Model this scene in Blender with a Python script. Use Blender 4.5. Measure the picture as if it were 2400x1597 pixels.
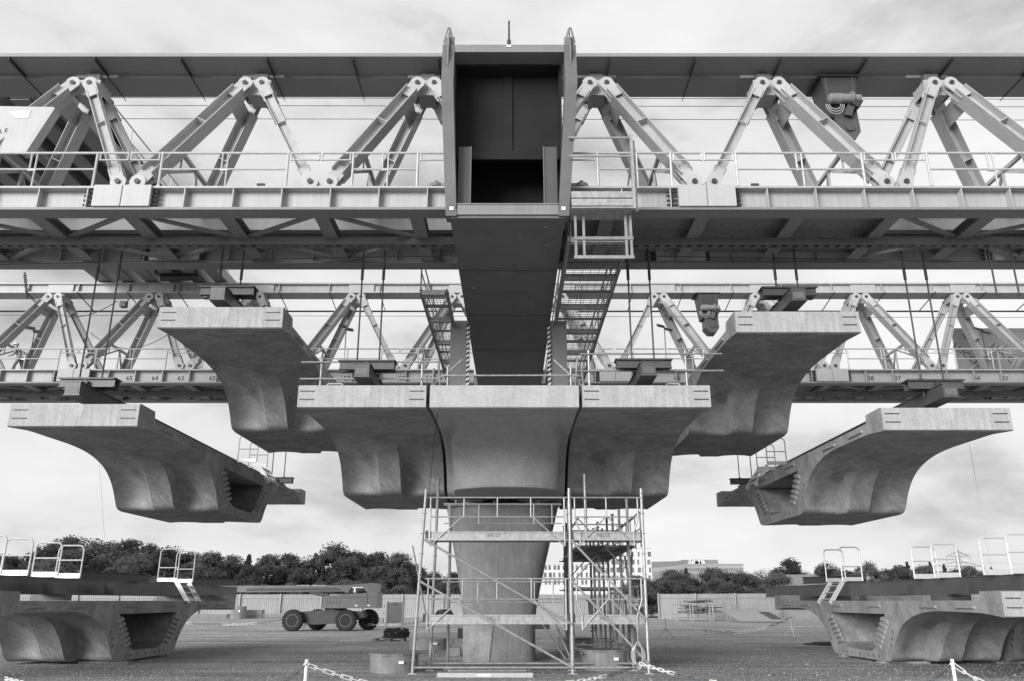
import bpy, bmesh, math, random
from mathutils import Vector, Matrix

for o in list(bpy.data.objects):
    bpy.data.objects.remove(o)
SC = bpy.context.scene
COL = SC.collection
R = math.radians

# ------------------------------------------------------------------ camera
HC, TH, FPX = 1.9, R(17.8), 1900.0
cam_d = bpy.data.cameras.new('camera')
cam_d.sensor_width = 36.0
cam_d.lens = FPX / 2400.0 * 36.0
cam_d.clip_start = 0.1
cam_d.clip_end = 6000
cam = bpy.data.objects.new('camera', cam_d)
COL.objects.link(cam)
cam.location = (0, 0, HC)
cam.rotation_euler = (R(90) + TH, 0, 0)
SC.camera = cam

# ------------------------------------------------------------------ world
SUN_EL, SUN_AZ = R(13), R(214)       # veiled sun behind the camera, to the left
W = bpy.data.worlds.new('World')
SC.world = W
W.use_nodes = True
nt = W.node_tree
nt.nodes.clear()
N = nt.nodes.new
out = N('ShaderNodeOutputWorld')
bg = N('ShaderNodeBackground')
sky = N('ShaderNodeTexSky')
sky.sky_type = 'NISHITA'
sky.sun_disc = False
sky.sun_elevation = SUN_EL
sky.sun_rotation = SUN_AZ
sky.air_density = 1.0
sky.dust_density = 3.0
bw = N('ShaderNodeRGBToBW')
nt.links.new(sky.outputs[0], bw.inputs[0])
tc = N('ShaderNodeTexCoord')
mp = N('ShaderNodeMapping')
mp.inputs['Scale'].default_value = (1.0, 1.0, 2.6)
mp.inputs['Location'].default_value = (0.3, 0.1, 0.55)
nt.links.new(tc.outputs['Generated'], mp.inputs[0])
no = N('ShaderNodeTexNoise')
no.inputs['Scale'].default_value = 2.8
no.inputs['Detail'].default_value = 9
no.inputs['Roughness'].default_value = 0.53
no.inputs['Distortion'].default_value = 0.15
nt.links.new(mp.outputs[0], no.inputs[0])
cr = N('ShaderNodeValToRGB')
cr.color_ramp.elements[0].position = 0.34
cr.color_ramp.elements[0].color = (5.2, 5.2, 5.2, 1)
cr.color_ramp.elements[1].position = 0.66
cr.color_ramp.elements[1].color = (11.2, 11.2, 11.2, 1)
e = cr.color_ramp.elements.new(0.48)
e.color = (9.4, 9.4, 9.4, 1)
nt.links.new(no.outputs['Fac'], cr.inputs[0])
mx = N('ShaderNodeMix')
mx.data_type = 'RGBA'
mx.inputs[0].default_value = 0.86       # thick cloud cover over the blue
nt.links.new(bw.outputs[0], mx.inputs[6])
nt.links.new(cr.outputs[0], mx.inputs[7])
bg.inputs['Strength'].default_value = 0.096
nt.links.new(mx.outputs[2], bg.inputs[0])
nt.links.new(bg.outputs[0], out.inputs[0])

# ------------------------------------------------------------------ sun
sd = bpy.data.lights.new('sun', 'SUN')
sd.energy = 3.8
sd.angle = R(32)
sd.color = (1, 1, 1)
so = bpy.data.objects.new('sun', sd)
COL.objects.link(so)
# vector pointing at the sun
sv = Vector((math.sin(SUN_AZ) * math.cos(SUN_EL), math.cos(SUN_AZ) * math.cos(SUN_EL), math.sin(SUN_EL)))
so.rotation_euler = sv.to_track_quat('Z', 'Y').to_euler()
so.location = (20, -20, 40)

SC.render.engine = 'CYCLES'
vs = SC.view_settings
vs.view_transform = 'Standard'
vs.look = 'None'
vs.exposure = 0.0
vs.gamma = 1.0
vs.use_curve_mapping = False

# ------------------------------------------------------------------ placing
CT, ST = math.cos(TH), math.sin(TH)
def ray(px, py):
    x, y = px - 1200.0, 798.5 - py
    den = FPX * CT - y * ST
    return x / den, (y * CT + FPX * ST) / den
def at_y(px, py, Y):
    a, b = ray(px, py)
    return Vector((a * Y, Y, HC + b * Y))
def at_z(px, py, z):
    a, b = ray(px, py)
    Y = (z - HC) / b
    return Vector((a * Y, Y, z))

# ------------------------------------------------------------------ materials
MATS = {}
def mat(name, base, rough=0.6, var=0.15, scale=1.5, metal=0.0, bump=0.0, bscale=30.0, streak=0.0, blotch=0.0, rnd=0.0, spec=0.5):
    m = bpy.data.materials.new(name)
    m.use_nodes = True
    t = m.node_tree
    t.nodes.clear()
    n, l = t.nodes.new, t.links.new
    o = n('ShaderNodeOutputMaterial')
    b = n('ShaderNodeBsdfPrincipled')
    l(b.outputs[0], o.inputs[0])
    b.inputs['Roughness'].default_value = rough
    b.inputs['Metallic'].default_value = metal
    b.inputs['Specular IOR Level'].default_value = spec
    tcn = n('ShaderNodeTexCoord')
    src = tcn.outputs['Object']
    nz = n('ShaderNodeTexNoise')
    nz.inputs['Scale'].default_value = scale
    nz.inputs['Detail'].default_value = 8
    nz.inputs['Roughness'].default_value = 0.62
    l(src, nz.inputs[0])
    mr = n('ShaderNodeMapRange')
    mr.inputs['From Min'].default_value = 0.3
    mr.inputs['From Max'].default_value = 0.7
    mr.inputs['To Min'].default_value = base * (1 - var)
    mr.inputs['To Max'].default_value = base * (1 + var)
    l(nz.outputs['Fac'], mr.inputs[0])
    val = mr.outputs[0]
    def mul(v, fac_out, lo, hi, f0=0.35, f1=0.65):
        r2 = n('ShaderNodeMapRange')
        r2.inputs['From Min'].default_value = f0
        r2.inputs['From Max'].default_value = f1
        r2.inputs['To Min'].default_value = lo
        r2.inputs['To Max'].default_value = hi
        l(fac_out, r2.inputs[0])
        mm = n('ShaderNodeMath')
        mm.operation = 'MULTIPLY'
        l(v, mm.inputs[0])
        l(r2.outputs[0], mm.inputs[1])
        return mm.outputs[0]
    if streak:
        mpn = n('ShaderNodeMapping')
        mpn.inputs['Scale'].default_value = (5.0, 5.0, 0.35)
        l(src, mpn.inputs[0])
        n2 = n('ShaderNodeTexNoise')
        n2.inputs['Scale'].default_value = 2.0
        n2.inputs['Detail'].default_value = 5
        l(mpn.outputs[0], n2.inputs[0])
        val = mul(val, n2.outputs['Fac'], 1 - streak, 1 + streak * 0.4)
    if bump:
        n5 = n('ShaderNodeTexNoise')
        n5.inputs['Scale'].default_value = 16
        n5.inputs['Detail'].default_value = 6
        n5.inputs['Roughness'].default_value = 0.75
        l(src, n5.inputs[0])
        val = mul(val, n5.outputs['Fac'], 0.86, 1.10)
    if blotch:
        n3 = n('ShaderNodeTexNoise')
        n3.inputs['Scale'].default_value = 0.8
        n3.inputs['Detail'].default_value = 7
        n3.inputs['Roughness'].default_value = 0.7
        n3.inputs['Distortion'].default_value = 1.2
        l(src, n3.inputs[0])
        val = mul(val, n3.outputs['Fac'], 1 - blotch, 1 + blotch * 0.5, 0.38, 0.62)
    if rnd:
        oi = n('ShaderNodeObjectInfo')
        val = mul(val, oi.outputs['Random'], 1 - rnd, 1 + rnd, 0, 1)
    l(val, b.inputs['Base Color'])
    if bump:
        nb = n('ShaderNodeTexNoise')
        nb.inputs['Scale'].default_value = bscale
        nb.inputs['Detail'].default_value = 4
        l(src, nb.inputs[0])
        bp = n('ShaderNodeBump')
        bp.inputs['Strength'].default_value = bump
        bp.inputs['Distance'].default_value = 0.02
        l(nb.outputs['Fac'], bp.inputs['Height'])
        l(bp.outputs[0], b.inputs['Normal'])
    MATS[name] = m
    return m

mat('paint_light', 0.43, 0.5, 0.06, 1.2, streak=0.10, rnd=0.05)
mat('paint_plate', 0.46, 0.5, 0.05, 1.2, streak=0.05)
mat('paint_chord', 0.27, 0.5, 0.05, 1.0, streak=0.04)
mat('paint_grey', 0.23, 0.5, 0.08, 1.0, streak=0.08)
mat('paint_dark', 0.14, 0.55, 0.10, 1.0, blotch=0.12)
mat('inner_shade', 0.03, 0.9, 0.15, 1.0, spec=0.05)  # shade of the deep cross beam opening put into the wall colour
mat('beam_dark', 0.085, 0.45, 0.10, 0.8, streak=0.12, rnd=0.05)
mat('steel_black', 0.045, 0.5, 0.2, 3.0)
mat('galvanised', 0.38, 0.45, 0.22, 9.0, metal=0.35, streak=0.12, rnd=0.10)
mat('galv_bright', 0.5, 0.4, 0.12, 6.0, metal=0.2)
mat('alu', 0.66, 0.35, 0.06, 5.0, metal=0.3)
mat('tube_old', 0.26, 0.6, 0.30, 5.0, metal=0.2, rnd=0.15)
mat('rust', 0.13, 0.85, 0.4, 4.0)
mat('concrete', 0.33, 0.85, 0.16, 2.2, bump=0.12, bscale=40, streak=0.12, blotch=0.26, rnd=0.06)
mat('concrete_edge', 0.44, 0.85, 0.10, 2.2, bump=0.10, bscale=40, streak=0.16, blotch=0.10)
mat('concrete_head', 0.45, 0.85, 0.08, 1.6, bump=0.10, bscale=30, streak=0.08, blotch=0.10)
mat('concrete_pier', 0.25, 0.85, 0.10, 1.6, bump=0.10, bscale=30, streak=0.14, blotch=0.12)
mat('concrete_ring', 0.25, 0.9, 0.16, 3.0, bump=0.15, streak=0.15, rnd=0.12)
mat('concrete_shade', 0.10, 0.9, 0.2, 3.0)  # shade inside the segment voids put into the concrete colour
mat('timber', 0.26, 0.8, 0.25, 6.0, streak=0.2, rnd=0.2)
mat('rubber', 0.028, 0.85, 0.3, 8.0)
mat('lift_paint', 0.13, 0.4, 0.08, 2.0, blotch=0.1)
mat('lift_dark', 0.05, 0.5, 0.15, 2.0)
mat('white_plastic', 0.82, 0.4, 0.05, 5.0)
mat('cabinet', 0.24, 0.5, 0.08, 3.0)
mat('fence_sheet', 0.36, 0.55, 0.10, 0.6, streak=0.12, rnd=0.05)
mat('fence_post', 0.34, 0.6, 0.12, 2.0)
mat('facade', 0.62, 0.8, 0.05, 0.3)
mat('facade_grey', 0.36, 0.8, 0.06, 0.3)
mat('roof_grey', 0.22, 0.7, 0.1, 0.3)
mat('glass', 0.16, 0.15, 0.3, 0.5, rnd=0.35)
mat('banner', 0.24, 0.6, 0.08, 0.6)
mat('ink', 0.03, 0.7, 0.1, 2)
mat('ink_soft', 0.14, 0.7, 0.1, 2)
mat('ink_white', 0.7, 0.6, 0.05, 2)
mat('leaf_dark', 0.115, 0.65, 0.35, 0.25, rnd=0.22)
mat('leaf_mid', 0.17, 0.65, 0.35, 0.25, rnd=0.22)
mat('leaf_pine', 0.085, 0.7, 0.3, 0.25, rnd=0.2)
mat('twig', 0.12, 0.8, 0.3, 0.5, rnd=0.2)
mat('bark', 0.06, 0.9, 0.3, 2.0)
mat('skin', 0.35, 0.6, 0.05, 4)
mat('hivis', 0.30, 0.7, 0.12, 6)
mat('trousers', 0.20, 0.8, 0.2, 6)
mat('boots', 0.03, 0.7, 0.1, 6)
mat('helmet', 0.75, 0.35, 0.03, 6)
mat('hazard_white', 0.75, 0.5, 0.05, 6)
mat('stone', 0.24, 0.9, 0.75, 3.0)
mat('far_hill', 0.09, 0.9, 0.3, 0.02)

for n_ in ('leaf_dark', 'leaf_mid', 'leaf_pine'):
    t = MATS[n_].node_tree
    b = t.nodes['Principled BSDF']
    tr = t.nodes.new('ShaderNodeBsdfTranslucent')
    ms = t.nodes.new('ShaderNodeMixShader')
    ms.inputs[0].default_value = 0.5
    lk = b.inputs['Base Color'].links[0].from_socket
    t.links.new(lk, tr.inputs[0])
    t.links.new(b.outputs[0], ms.inputs[1])
    t.links.new(tr.outputs[0], ms.inputs[2])
    t.links.new(ms.outputs[0], t.nodes['Material Output'].inputs[0])

# compacted gravel yard
g = bpy.data.materials.new('gravel')
g.use_nodes = True
t = g.node_tree
b = t.nodes['Principled BSDF']
b.inputs['Roughness'].default_value = 0.95
b.inputs['Specular IOR Level'].default_value = 0.2
tcn = t.nodes.new('ShaderNodeTexCoord')
def nz(scale, det, rough=0.6, stretch=None):
    n_ = t.nodes.new('ShaderNodeTexNoise')
    n_.inputs['Scale'].default_value = scale
    n_.inputs['Detail'].default_value = det
    n_.inputs['Roughness'].default_value = rough
    if stretch:
        m_ = t.nodes.new('ShaderNodeMapping')
        m_.inputs['Scale'].default_value = stretch
        m_.inputs['Rotation'].default_value = (0, 0, 0.25)
        t.links.new(tcn.outputs['Object'], m_.inputs[0])
        t.links.new(m_.outputs[0], n_.inputs[0])
    else:
        t.links.new(tcn.outputs['Object'], n_.inputs[0])
    return n_.outputs['Fac']
def mrange(v, lo, hi, f0=0.3, f1=0.7):
    m_ = t.nodes.new('ShaderNodeMapRange')
    m_.inputs['From Min'].default_value = f0
    m_.inputs['From Max'].default_value = f1
    m_.inputs['To Min'].default_value = lo
    m_.inputs['To Max'].default_value = hi
    t.links.new(v, m_.inputs[0])
    return m_.outputs[0]
def mulv(a_, b_):
    m_ = t.nodes.new('ShaderNodeMath')
    m_.operation = 'MULTIPLY'
    t.links.new(a_, m_.inputs[0])
    t.links.new(b_, m_.inputs[1])
    return m_.outputs[0]
v = mulv(mrange(nz(9, 9, 0.85), 0.12, 0.78), mrange(nz(0.22, 5), 0.72, 1.22))
v = mulv(v, mrange(nz(0.5, 5, 0.7, (0.25, 2.2, 1)), 0.70, 1.22))
v = mulv(v, mrange(nz(0.7, 3, 0.5, (0.05, 1.5, 1)), 0.72, 1.28))
vo = t.nodes.new('ShaderNodeTexVoronoi')
vo.inputs['Scale'].default_value = 9
t.links.new(tcn.outputs['Object'], vo.inputs['Vector'])
v = mulv(v, mrange(vo.outputs['Distance'], 1.25, 0.8, 0.0, 0.6))
t.links.new(v, b.inputs['Base Color'])
bp = t.nodes.new('ShaderNodeBump')
bp.inputs['Strength'].default_value = 1.0
bp.inputs['Distance'].default_value = 0.09
t.links.new(nz(18, 4, 0.7), bp.inputs['Height'])
t.links.new(bp.outputs[0], b.inputs['Normal'])
MATS['gravel'] = g

# ------------------------------------------------------------------ mesh tools
class MB:
    def __init__(s):
        s.v, s.f = [], []
    def add(s, vs_, fs_):
        o = len(s.v)
        s.v += [tuple(x) for x in vs_]
        s.f += [tuple(i + o for i in f_) for f_ in fs_]
        return s
    def box(s, x0, x1, y0, y1, z0, z1):
        return s.add([(x0, y0, z0), (x1, y0, z0), (x1, y1, z0), (x0, y1, z0), (x0, y0, z1), (x1, y0, z1), (x1, y1, z1), (x0, y1, z1)],
                     [(0, 3, 2, 1), (4, 5, 6, 7), (0, 1, 5, 4), (1, 2, 6, 5), (2, 3, 7, 6), (3, 0, 4, 7)])
    def frame(s, p, q, up):
        p, q = Vector(p), Vector(q)
        d = (q - p).normalized()
        u = Vector(up)
        if abs(d.dot(u)) > 0.98:
            u = Vector((0, 1, 0)) if abs(d.y) < 0.9 else Vector((1, 0, 0))
        a = d.cross(u).normalized()
        return p, q, d, a, a.cross(d).normalized()
    def bar(s, p, q, w, h, up=(0, 0, 1), ox=0.0, oz=0.0):
        p, q, d, a, u = s.frame(p, q, up)
        o = a * ox + u * oz
        pts = []
        for c in (p, q):
            for sx, sz in ((-1, -1), (1, -1), (1, 1), (-1, 1)):
                pts.append(c + o + a * (sx * w / 2) + u * (sz * h / 2))
        return s.add(pts, [(0, 1, 2, 3), (7, 6, 5, 4), (0, 4, 5, 1), (1, 5, 6, 2), (2, 6, 7, 3), (3, 7, 4, 0)])
    def ibeam(s, p, q, h, bf, tf=0.03, tw=0.02, up=(0, 0, 1)):
        s.bar(p, q, bf, tf, up, 0, h / 2 - tf / 2)
        s.bar(p, q, bf, tf, up, 0, -h / 2 + tf / 2)
        return s.bar(p, q, tw, h - 2 * tf, up)
    def tube(s, p, q, r, n=8, r2=None, cap=True):
        p, q, d, a, u = s.frame(p, q, (0, 0, 1))
        r2 = r if r2 is None else r2
        pts, fs = [], []
        for c, rr in ((p, r), (q, r2)):
            for i in range(n):
                t_ = 2 * math.pi * i / n
                pts.append(c + a * (rr * math.cos(t_)) + u * (rr * math.sin(t_)))
        for i in range(n):
            j = (i + 1) % n
            fs.append((i, j, n + j, n + i))
        if cap:
            fs.append(tuple(range(n - 1, -1, -1)))
            fs.append(tuple(range(n, 2 * n)))
        return s.add(pts, fs)
    def path(s, pts, r, n=6):
        for a, b_ in zip(pts, pts[1:]):
            s.tube(a, b_, r, n)
        return s
    def prism(s, poly, axis, a0, a1):
        # poly: list of 2D points in the two other axes (order x,y,z without axis)
        def mk(p_, a_):
            return {0: (a_, p_[0], p_[1]), 1: (p_[0], a_, p_[1]), 2: (p_[0], p_[1], a_)}[axis]
        n = len(poly)
        pts = [mk(p_, a0) for p_ in poly] + [mk(p_, a1) for p_ in poly]
        fs = [tuple(range(n - 1, -1, -1)), tuple(range(n, 2 * n))]
        fs += [(i, (i + 1) % n, n + (i + 1) % n, n + i) for i in range(n)]
        return s.add(pts, fs)
    def lathe(s, c, prof, n=20, axis=2):
        pts, fs = [], []
        for r_, z_ in prof:
            for i in range(n):
                t_ = 2 * math.pi * i / n
                k = (r_ * math.cos(t_), r_ * math.sin(t_))
                d = {2: (k[0], k[1], z_), 1: (k[0], z_, k[1]), 0: (z_, k[0], k[1])}[axis]
                pts.append((c[0] + d[0], c[1] + d[1], c[2] + d[2]))
        for j in range(len(prof) - 1):
            for i in range(n):
                k = (i + 1) % n
                fs.append((j * n + i, j * n + k, (j + 1) * n + k, (j + 1) * n + i))
        fs.append(tuple(range(n)))
        fs.append(tuple((len(prof) - 1) * n + i for i in range(n)))
        return s.add(pts, fs)
    def mesh(s, name, m, smooth=None):
        me = bpy.data.meshes.new(name)
        me.from_pydata([tuple(x) for x in s.v], [], s.f)
        bm = bmesh.new()
        bm.from_mesh(me)
        bmesh.ops.recalc_face_normals(bm, faces=bm.faces)
        bm.to_mesh(me)
        bm.free()
        me.materials.append(MATS[m])
        if smooth is not None:
            for p_ in me.polygons:
                p_.use_smooth = True
            me.set_sharp_from_angle(angle=R(smooth))
        return me
    def build(s, name, m, parent=None, smooth=None):
        return inst(name, s.mesh(name, m, smooth), parent)

def inst(name, me, parent=None):
    o = bpy.data.objects.new(name, me)
    COL.objects.link(o)
    if parent is not None:
        o.parent = parent
        if parent.type == 'EMPTY' and parent.get('label') is not None:
            o.location = -Vector(parent.location)     # shapes are written in place
    return o

def tag(o, label, cat, group=None, kind=None):
    if label:
        o['label'] = label
    if cat:
        o['category'] = cat
    if group:
        o['group'] = group
    if kind:
        o['kind'] = kind
    return o
def thing(name, label, cat, loc=(0, 0, 0), group=None):
    o = bpy.data.objects.new(name, None)
    o.empty_display_size = 0.2
    COL.objects.link(o)
    o.location = loc
    return tag(o, label, cat, group)
def kids(o):
    return [c for c in ALLKIDS().get(o.name, [])]
def ALLKIDS():
    d = {}
    for ob in COL.objects:
        if ob.parent:
            d.setdefault(ob.parent.name, []).append(ob)
    return d
def copy_tree(o, label, parent=None, table=None):
    table = ALLKIDS() if table is None else table
    c = o.copy()
    COL.objects.link(c)
    c.parent = parent
    if label:
        c['label'] = label
    for ch in table.get(o.name, []):
        copy_tree(ch, None, c, table)
    return c
def text_mesh(name, body, size, m, extrude=0.004):
    cu = bpy.data.curves.new(name, 'FONT')
    cu.body = body
    cu.size = size
    cu.extrude = extrude
    cu.align_x = 'CENTER'
    cu.align_y = 'CENTER'
    cu.resolution_u = 2
    ob = bpy.data.objects.new(name, cu)
    COL.objects.link(ob)
    dg = bpy.context.evaluated_depsgraph_get()
    dg.update()
    me = bpy.data.meshes.new_from_object(ob.evaluated_get(dg))
    bpy.data.objects.remove(ob)
    me.materials.clear()
    me.materials.append(MATS[m])
    return me
def put_text(name, body, size, m, loc, parent=None, rot=(R(90), 0, 0)):
    me = text_mesh(name, body, size, m)
    o = inst(name, me, parent)
    off = Vector(o.location)
    o.location = off + Vector(loc)
    o.rotation_euler = rot
    return o

random.seed(4)

# ================================================================== GROUND
mb = MB()
nx, ny = 60, 60
gm = []
for j in range(ny + 1):
    w_ = j / ny * 2 - 1
    y_ = (abs(w_) ** 2.2) * (1 if w_ > 0 else -1) * 3000
    for i in range(nx + 1):
        u = i / nx * 2 - 1
        x_ = (abs(u) ** 2.2) * (1 if u > 0 else -1) * 2500
        gm.append((x_, y_, 0.0))
mb.add(gm, [(j * (nx + 1) + i, j * (nx + 1) + i + 1, (j + 1) * (nx + 1) + i + 1, (j + 1) * (nx + 1) + i) for j in range(ny) for i in range(nx)])
gr = mb.build('ground', 'gravel')
gr['kind'] = 'structure'
gr['label'] = 'grey compacted gravel yard under the bridge works'

# loose stones lying on the yard
mb = MB()
for i in range(30000):
    y_ = 20 + 45 * random.random() ** 1.6
    x_ = random.uniform(-0.72, 0.72) * y_
    s_ = random.uniform(0.012, 0.034) if random.random() < 0.985 else random.uniform(0.03, 0.065)
    a_ = random.random() * 6.28
    c_, d_ = math.cos(a_) * s_, math.sin(a_) * s_
    h_ = s_ * random.uniform(0.5, 1.0)
    mb.add([(x_ + c_, y_ + d_, 0), (x_ - d_, y_ + c_, 0), (x_ - c_, y_ - d_, 0), (x_ + d_, y_ - c_, 0), (x_ + c_ * .3, y_ + d_ * .3, h_)],
           [(0, 1, 4), (1, 2, 4), (2, 3, 4), (3, 0, 4)])
st = mb.build('loose_stones', 'stone')
tag(st, 'loose pale stones scattered over the gravel yard', 'stones', kind='stuff')

# ================================================================== LAUNCHING GANTRY
SP = 4.92                     # truss panel
XE = 29.6                     # half length
ZB0, ZB1 = 11.26, 11.92       # bottom chord
YN, YF, YC = 18.63, 22.02, 20.32
ZPT, ZPB = 15.98, 12.12       # pin heights
CXL, CXR = -1.52, 1.30        # cross beam faces

def make_girder():
    root = thing('truss_girder', 'pale steel truss girder nearest the camera, across the top of the picture', 'girder', (0, YC, ZB0), 'truss girders of the gantry')
    # ---- node brackets under the top chord
    m = MB()
    for y_ in (20.02, 20.62):
        m.prism([(-0.42, 16.229), (0.42, 16.229), (0.42, 16.0), (0.26, 15.72), (-0.26, 15.72), (-0.42, 16.0)], 1, y_ - 0.02, y_ + 0.02)
    m.box(-0.4, 0.4, 20.04, 20.60, 16.16, 16.225)
    m.box(-0.24, 0.24, 20.04, 20.60, 15.73, 15.78)
    for sx in (-1, 1):
        m.bar((sx * 0.41, 20.04, 16.0), (sx * 0.41, 20.60, 16.0), 0.02, 0.3)
    nb = m.mesh('node_bracket', 'paint_light')
    tops = [(k + 0.5) * SP for k in range(-6, 6)]
    bots = [k * SP for k in range(-6, 7)]
    for x_ in tops:
        o = inst('node_bracket', nb, root)
        o.location.x += x_
    # ---- bottom chords
    def chord(x0, x1, yc, side):
        m = MB()
        m.box(x0, x1, yc - 0.25, yc + 0.25, ZB1 - 0.055, ZB1)
        m.box(x0, x1, yc - 0.025, yc + 0.025, ZB0 + 0.07, ZB1 - 0.055)
        ch = m.build('bottom_chord', 'paint_light', root)
        MB().box(x0, x1, yc - 0.25, yc + 0.25, ZB0, ZB0 + 0.068).build('bottom_flange', 'paint_grey', ch)
        return ch
    chN = [chord(-XE, CXL - 0.003, YN, -1), chord(CXR + 0.003, XE, YN, -1)]
    chF = chord(-XE, XE, YF, 1)
    smN = MB().box(-0.014, 0.014, YN - 0.24, YN - 0.025, ZB0 + 0.07, ZB1 - 0.055).mesh('stiffener', 'paint_light')
    smF = MB().box(-0.014, 0.014, YF - 0.24, YF - 0.025, ZB0 + 0.07, ZB1 - 0.055).mesh('stiffener', 'paint_light')
    k = 0
    x_ = -XE + 0.4
    boxes = [-4 * SP, -2 * SP, SP, 3 * SP, 5 * SP]
    while x_ < XE:
        if all(abs(x_ - b_) > 0.62 for b_ in boxes):
            if not (CXL - 0.05 < x_ < CXR + 0.05):
                o = inst('stiffener', smN, chN[0] if x_ < 0 else chN[1])
                o.location.x = x_
            o = inst('stiffener', smF, chF)
            o.location.x = x_
        x_ += SP / 4
    # splice boxes with stressing bolts
    for yc, chs in ((YN, None), (YF, chF)):
        bxm = MB().box(-0.72, -0.015, yc - 0.31, yc - 0.03, ZB0 + 0.074, ZB1 - 0.0).box(0.015, 0.72, yc - 0.31, yc - 0.03, ZB0 + 0.074, ZB1 - 0.0).box(-0.02, 0.02, yc - 0.27, yc - 0.03, ZB0 + 0.078, ZB1 - 0.06).mesh('splice_box', 'paint_plate')
        bm_ = MB().tube((-1.0, 0, 0), (-0.72, 0, 0), 0.034, 8).mesh('bolt', 'steel_black')
        bn_ = MB().tube((0.72, 0, 0), (0.86, 0, 0), 0.05, 6).mesh('bolt', 'steel_black')
        for b_ in boxes:
            par = chs if chs else (chN[0] if b_ < 0 else chN[1])
            sb = inst('splice_box', bxm, par)
            sb.location.x = b_
            for q in range(4):
                for bb in (bm_, bn_):
                    o = inst('bolt', bb, par)
                    o.location = (b_, yc - 0.17, ZB0 + 0.16 + q * 0.125)
    # ---- diagonals
    def lugs(m, p, d, wid, y):
        m.lathe((p[0], y, p[2]), [(wid, -0.02), (wid, 0.02)], 20, 1)
    def diagonal(pt, pb, wide, ynear, name='diagonal'):
        pt, pb = Vector(pt), Vector(pb)
        d = (pb - pt).normalized()
        a, b_ = pt + d * 0.34, pb - d * 0.34
        m = MB()
        h_ = 0.46 if wide else 0.27
        bf = 0.34 if wide else 0.27
        # H section, flanges facing along the girder
        side = Vector((1 if pb.x > pt.x else -1, 0, 0))
        upv = d.cross(Vector((0, 1, 0))).normalized()
        m.ibeam(a, b_, bf, h_, 0.022, 0.018, up=upv)
        mid = a + (b_ - a) * 0.42
        m.bar(mid - d * 0.012, mid + d * 0.012, h_ - 0.02, bf - 0.04, up=upv)
        ob = m.build(name, 'paint_light', root)
        # forked eye plates at each end with the pin
        nrm = Vector((0, -1, 0))
        for c, s_ in ((pt, 1), (pb, -1)):
            e_ = MB()
            dd = d * s_
            for off in (-0.10, 0.10):
                cc = c + Vector((0, off, 0))
                e_.lathe((cc.x, cc.y, cc.z), [(0.205, -0.018), (0.205, 0.018)], 22, 1)
                e_.bar(cc, cc + dd * 0.62, 0.34 if not wide else 0.38, 0.034, up=nrm)
            eo = e_.build('eye_plate', 'paint_plate', ob)
            pm = MB().lathe((c.x, c.y, c.z), [(0.068, -0.17), (0.068, 0.17)], 16, 1)
            pm.build('pin', 'steel_black', ob)
    for x_ in tops:
        wl = x_ < 0                      # wide struts lean outwards at the foot
        for near in (True, False):
            yt = 19.90 if near else 20.74
            yb = YN if near else YF
            for s_ in (-1, 1):
                xb = x_ + s_ * SP / 2
                if abs(xb) > XE:
                    continue
                wide = (s_ == -1) == wl
                pt = (x_ + s_ * 0.24, yt, ZPT)
                pb = (xb - s_ * 0.25, yb, ZPB)
                if near and abs(xb) < 0.5:
                    pv, pq = Vector(pt), Vector(pb)
                    tt = (1.62 + (0.0 if xb <= 0 and s_ > 0 else 0.0))
                    fr = 0.35
                    pb = pv + (pq - pv) * fr
                    m = MB()
                    m.ibeam(pv + (pq - pv).normalized() * 0.34, pb, 0.27, 0.27, 0.022, 0.018, up=(pq - pv).cross(Vector((0, 1, 0))))
                    ob = m.build('diagonal', 'paint_light', root)
                    e_ = MB()
                    d = (pq - pv).normalized()
                    for off in (-0.10, 0.10):
                        e_.lathe((pv.x, pv.y + off, pv.z), [(0.205, -0.018), (0.205, 0.018)], 22, 1)
                        e_.bar(pv + Vector((0, off, 0)), pv + Vector((0, off, 0)) + d * 0.62, 0.34, 0.034, up=(0, -1, 0))
                    e_.build('eye_plate', 'paint_plate', ob)
                    MB().lathe((pv.x, pv.y, pv.z), [(0.068, -0.17), (0.068, 0.17)], 16, 1).build('pin', 'steel_black', ob)
                    continue
                diagonal(pt, pb, wide, near)
        # gusset plate joining the two wide struts and their spreader frame
        s_ = -1 if wl else 1
        xb = x_ + s_ * SP / 2
        m = MB()
        t1 = Vector((x_ + s_ * 0.24, 19.9, ZPT))
        b1 = Vector((xb - s_ * 0.25, YN, ZPB))
        t2 = Vector((x_ + s_ * 0.24, 20.74, ZPT))
        b2 = Vector((xb - s_ * 0.25, YF, ZPB))
        f1, f2 = 0.14, 0.66
        p1, p2 = t1 + (b1 - t1) * f1, t2 + (b2 - t2) * f1
        d_ = (b1 - t1).normalized()
        m.bar(p1, p2, 0.5, 0.03, up=d_.cross(p2 - p1))
        m.build('gusset', 'paint_plate', root)
        m = MB()
        q1, q2 = t1 + (b1 - t1) * f2, t2 + (b2 - t2) * f2
        m.bar(q1, q2, 0.10, 0.10)
        r1, r2 = t1 + (b1 - t1) * 0.9, t2 + (b2 - t2) * 0.9
        md = (q1 + q2) / 2
        m.bar(md, r1, 0.07, 0.07)
        m.bar(md, r2, 0.07, 0.07)
        m.bar(md, md + Vector((0, 0, -1.2)), 0.06, 0.06)
        m.bar(q1 + Vector((0, 0.3, -0.02)), q1 + Vector((0, 0.3, -0.5)), 0.04, 0.04)
        m.build('spreader_frame', 'paint_light', root)
    # bearing shoes for the bottom pins
    shoe = MB().prism([(-0.5, ZB1 + 0.003), (0.5, ZB1 + 0.003), (0.42, ZB1 + 0.16), (-0.42, ZB1 + 0.16)], 1, -0.05, 0.05).mesh('pin_shoe', 'paint_light')
    for b_ in bots:
        for yc in (YN, YF):
            if yc == YN and abs(b_) < 1:
                continue
            o = inst('pin_shoe', shoe, root)
            o.location += Vector((b_, yc, 0))
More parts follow.
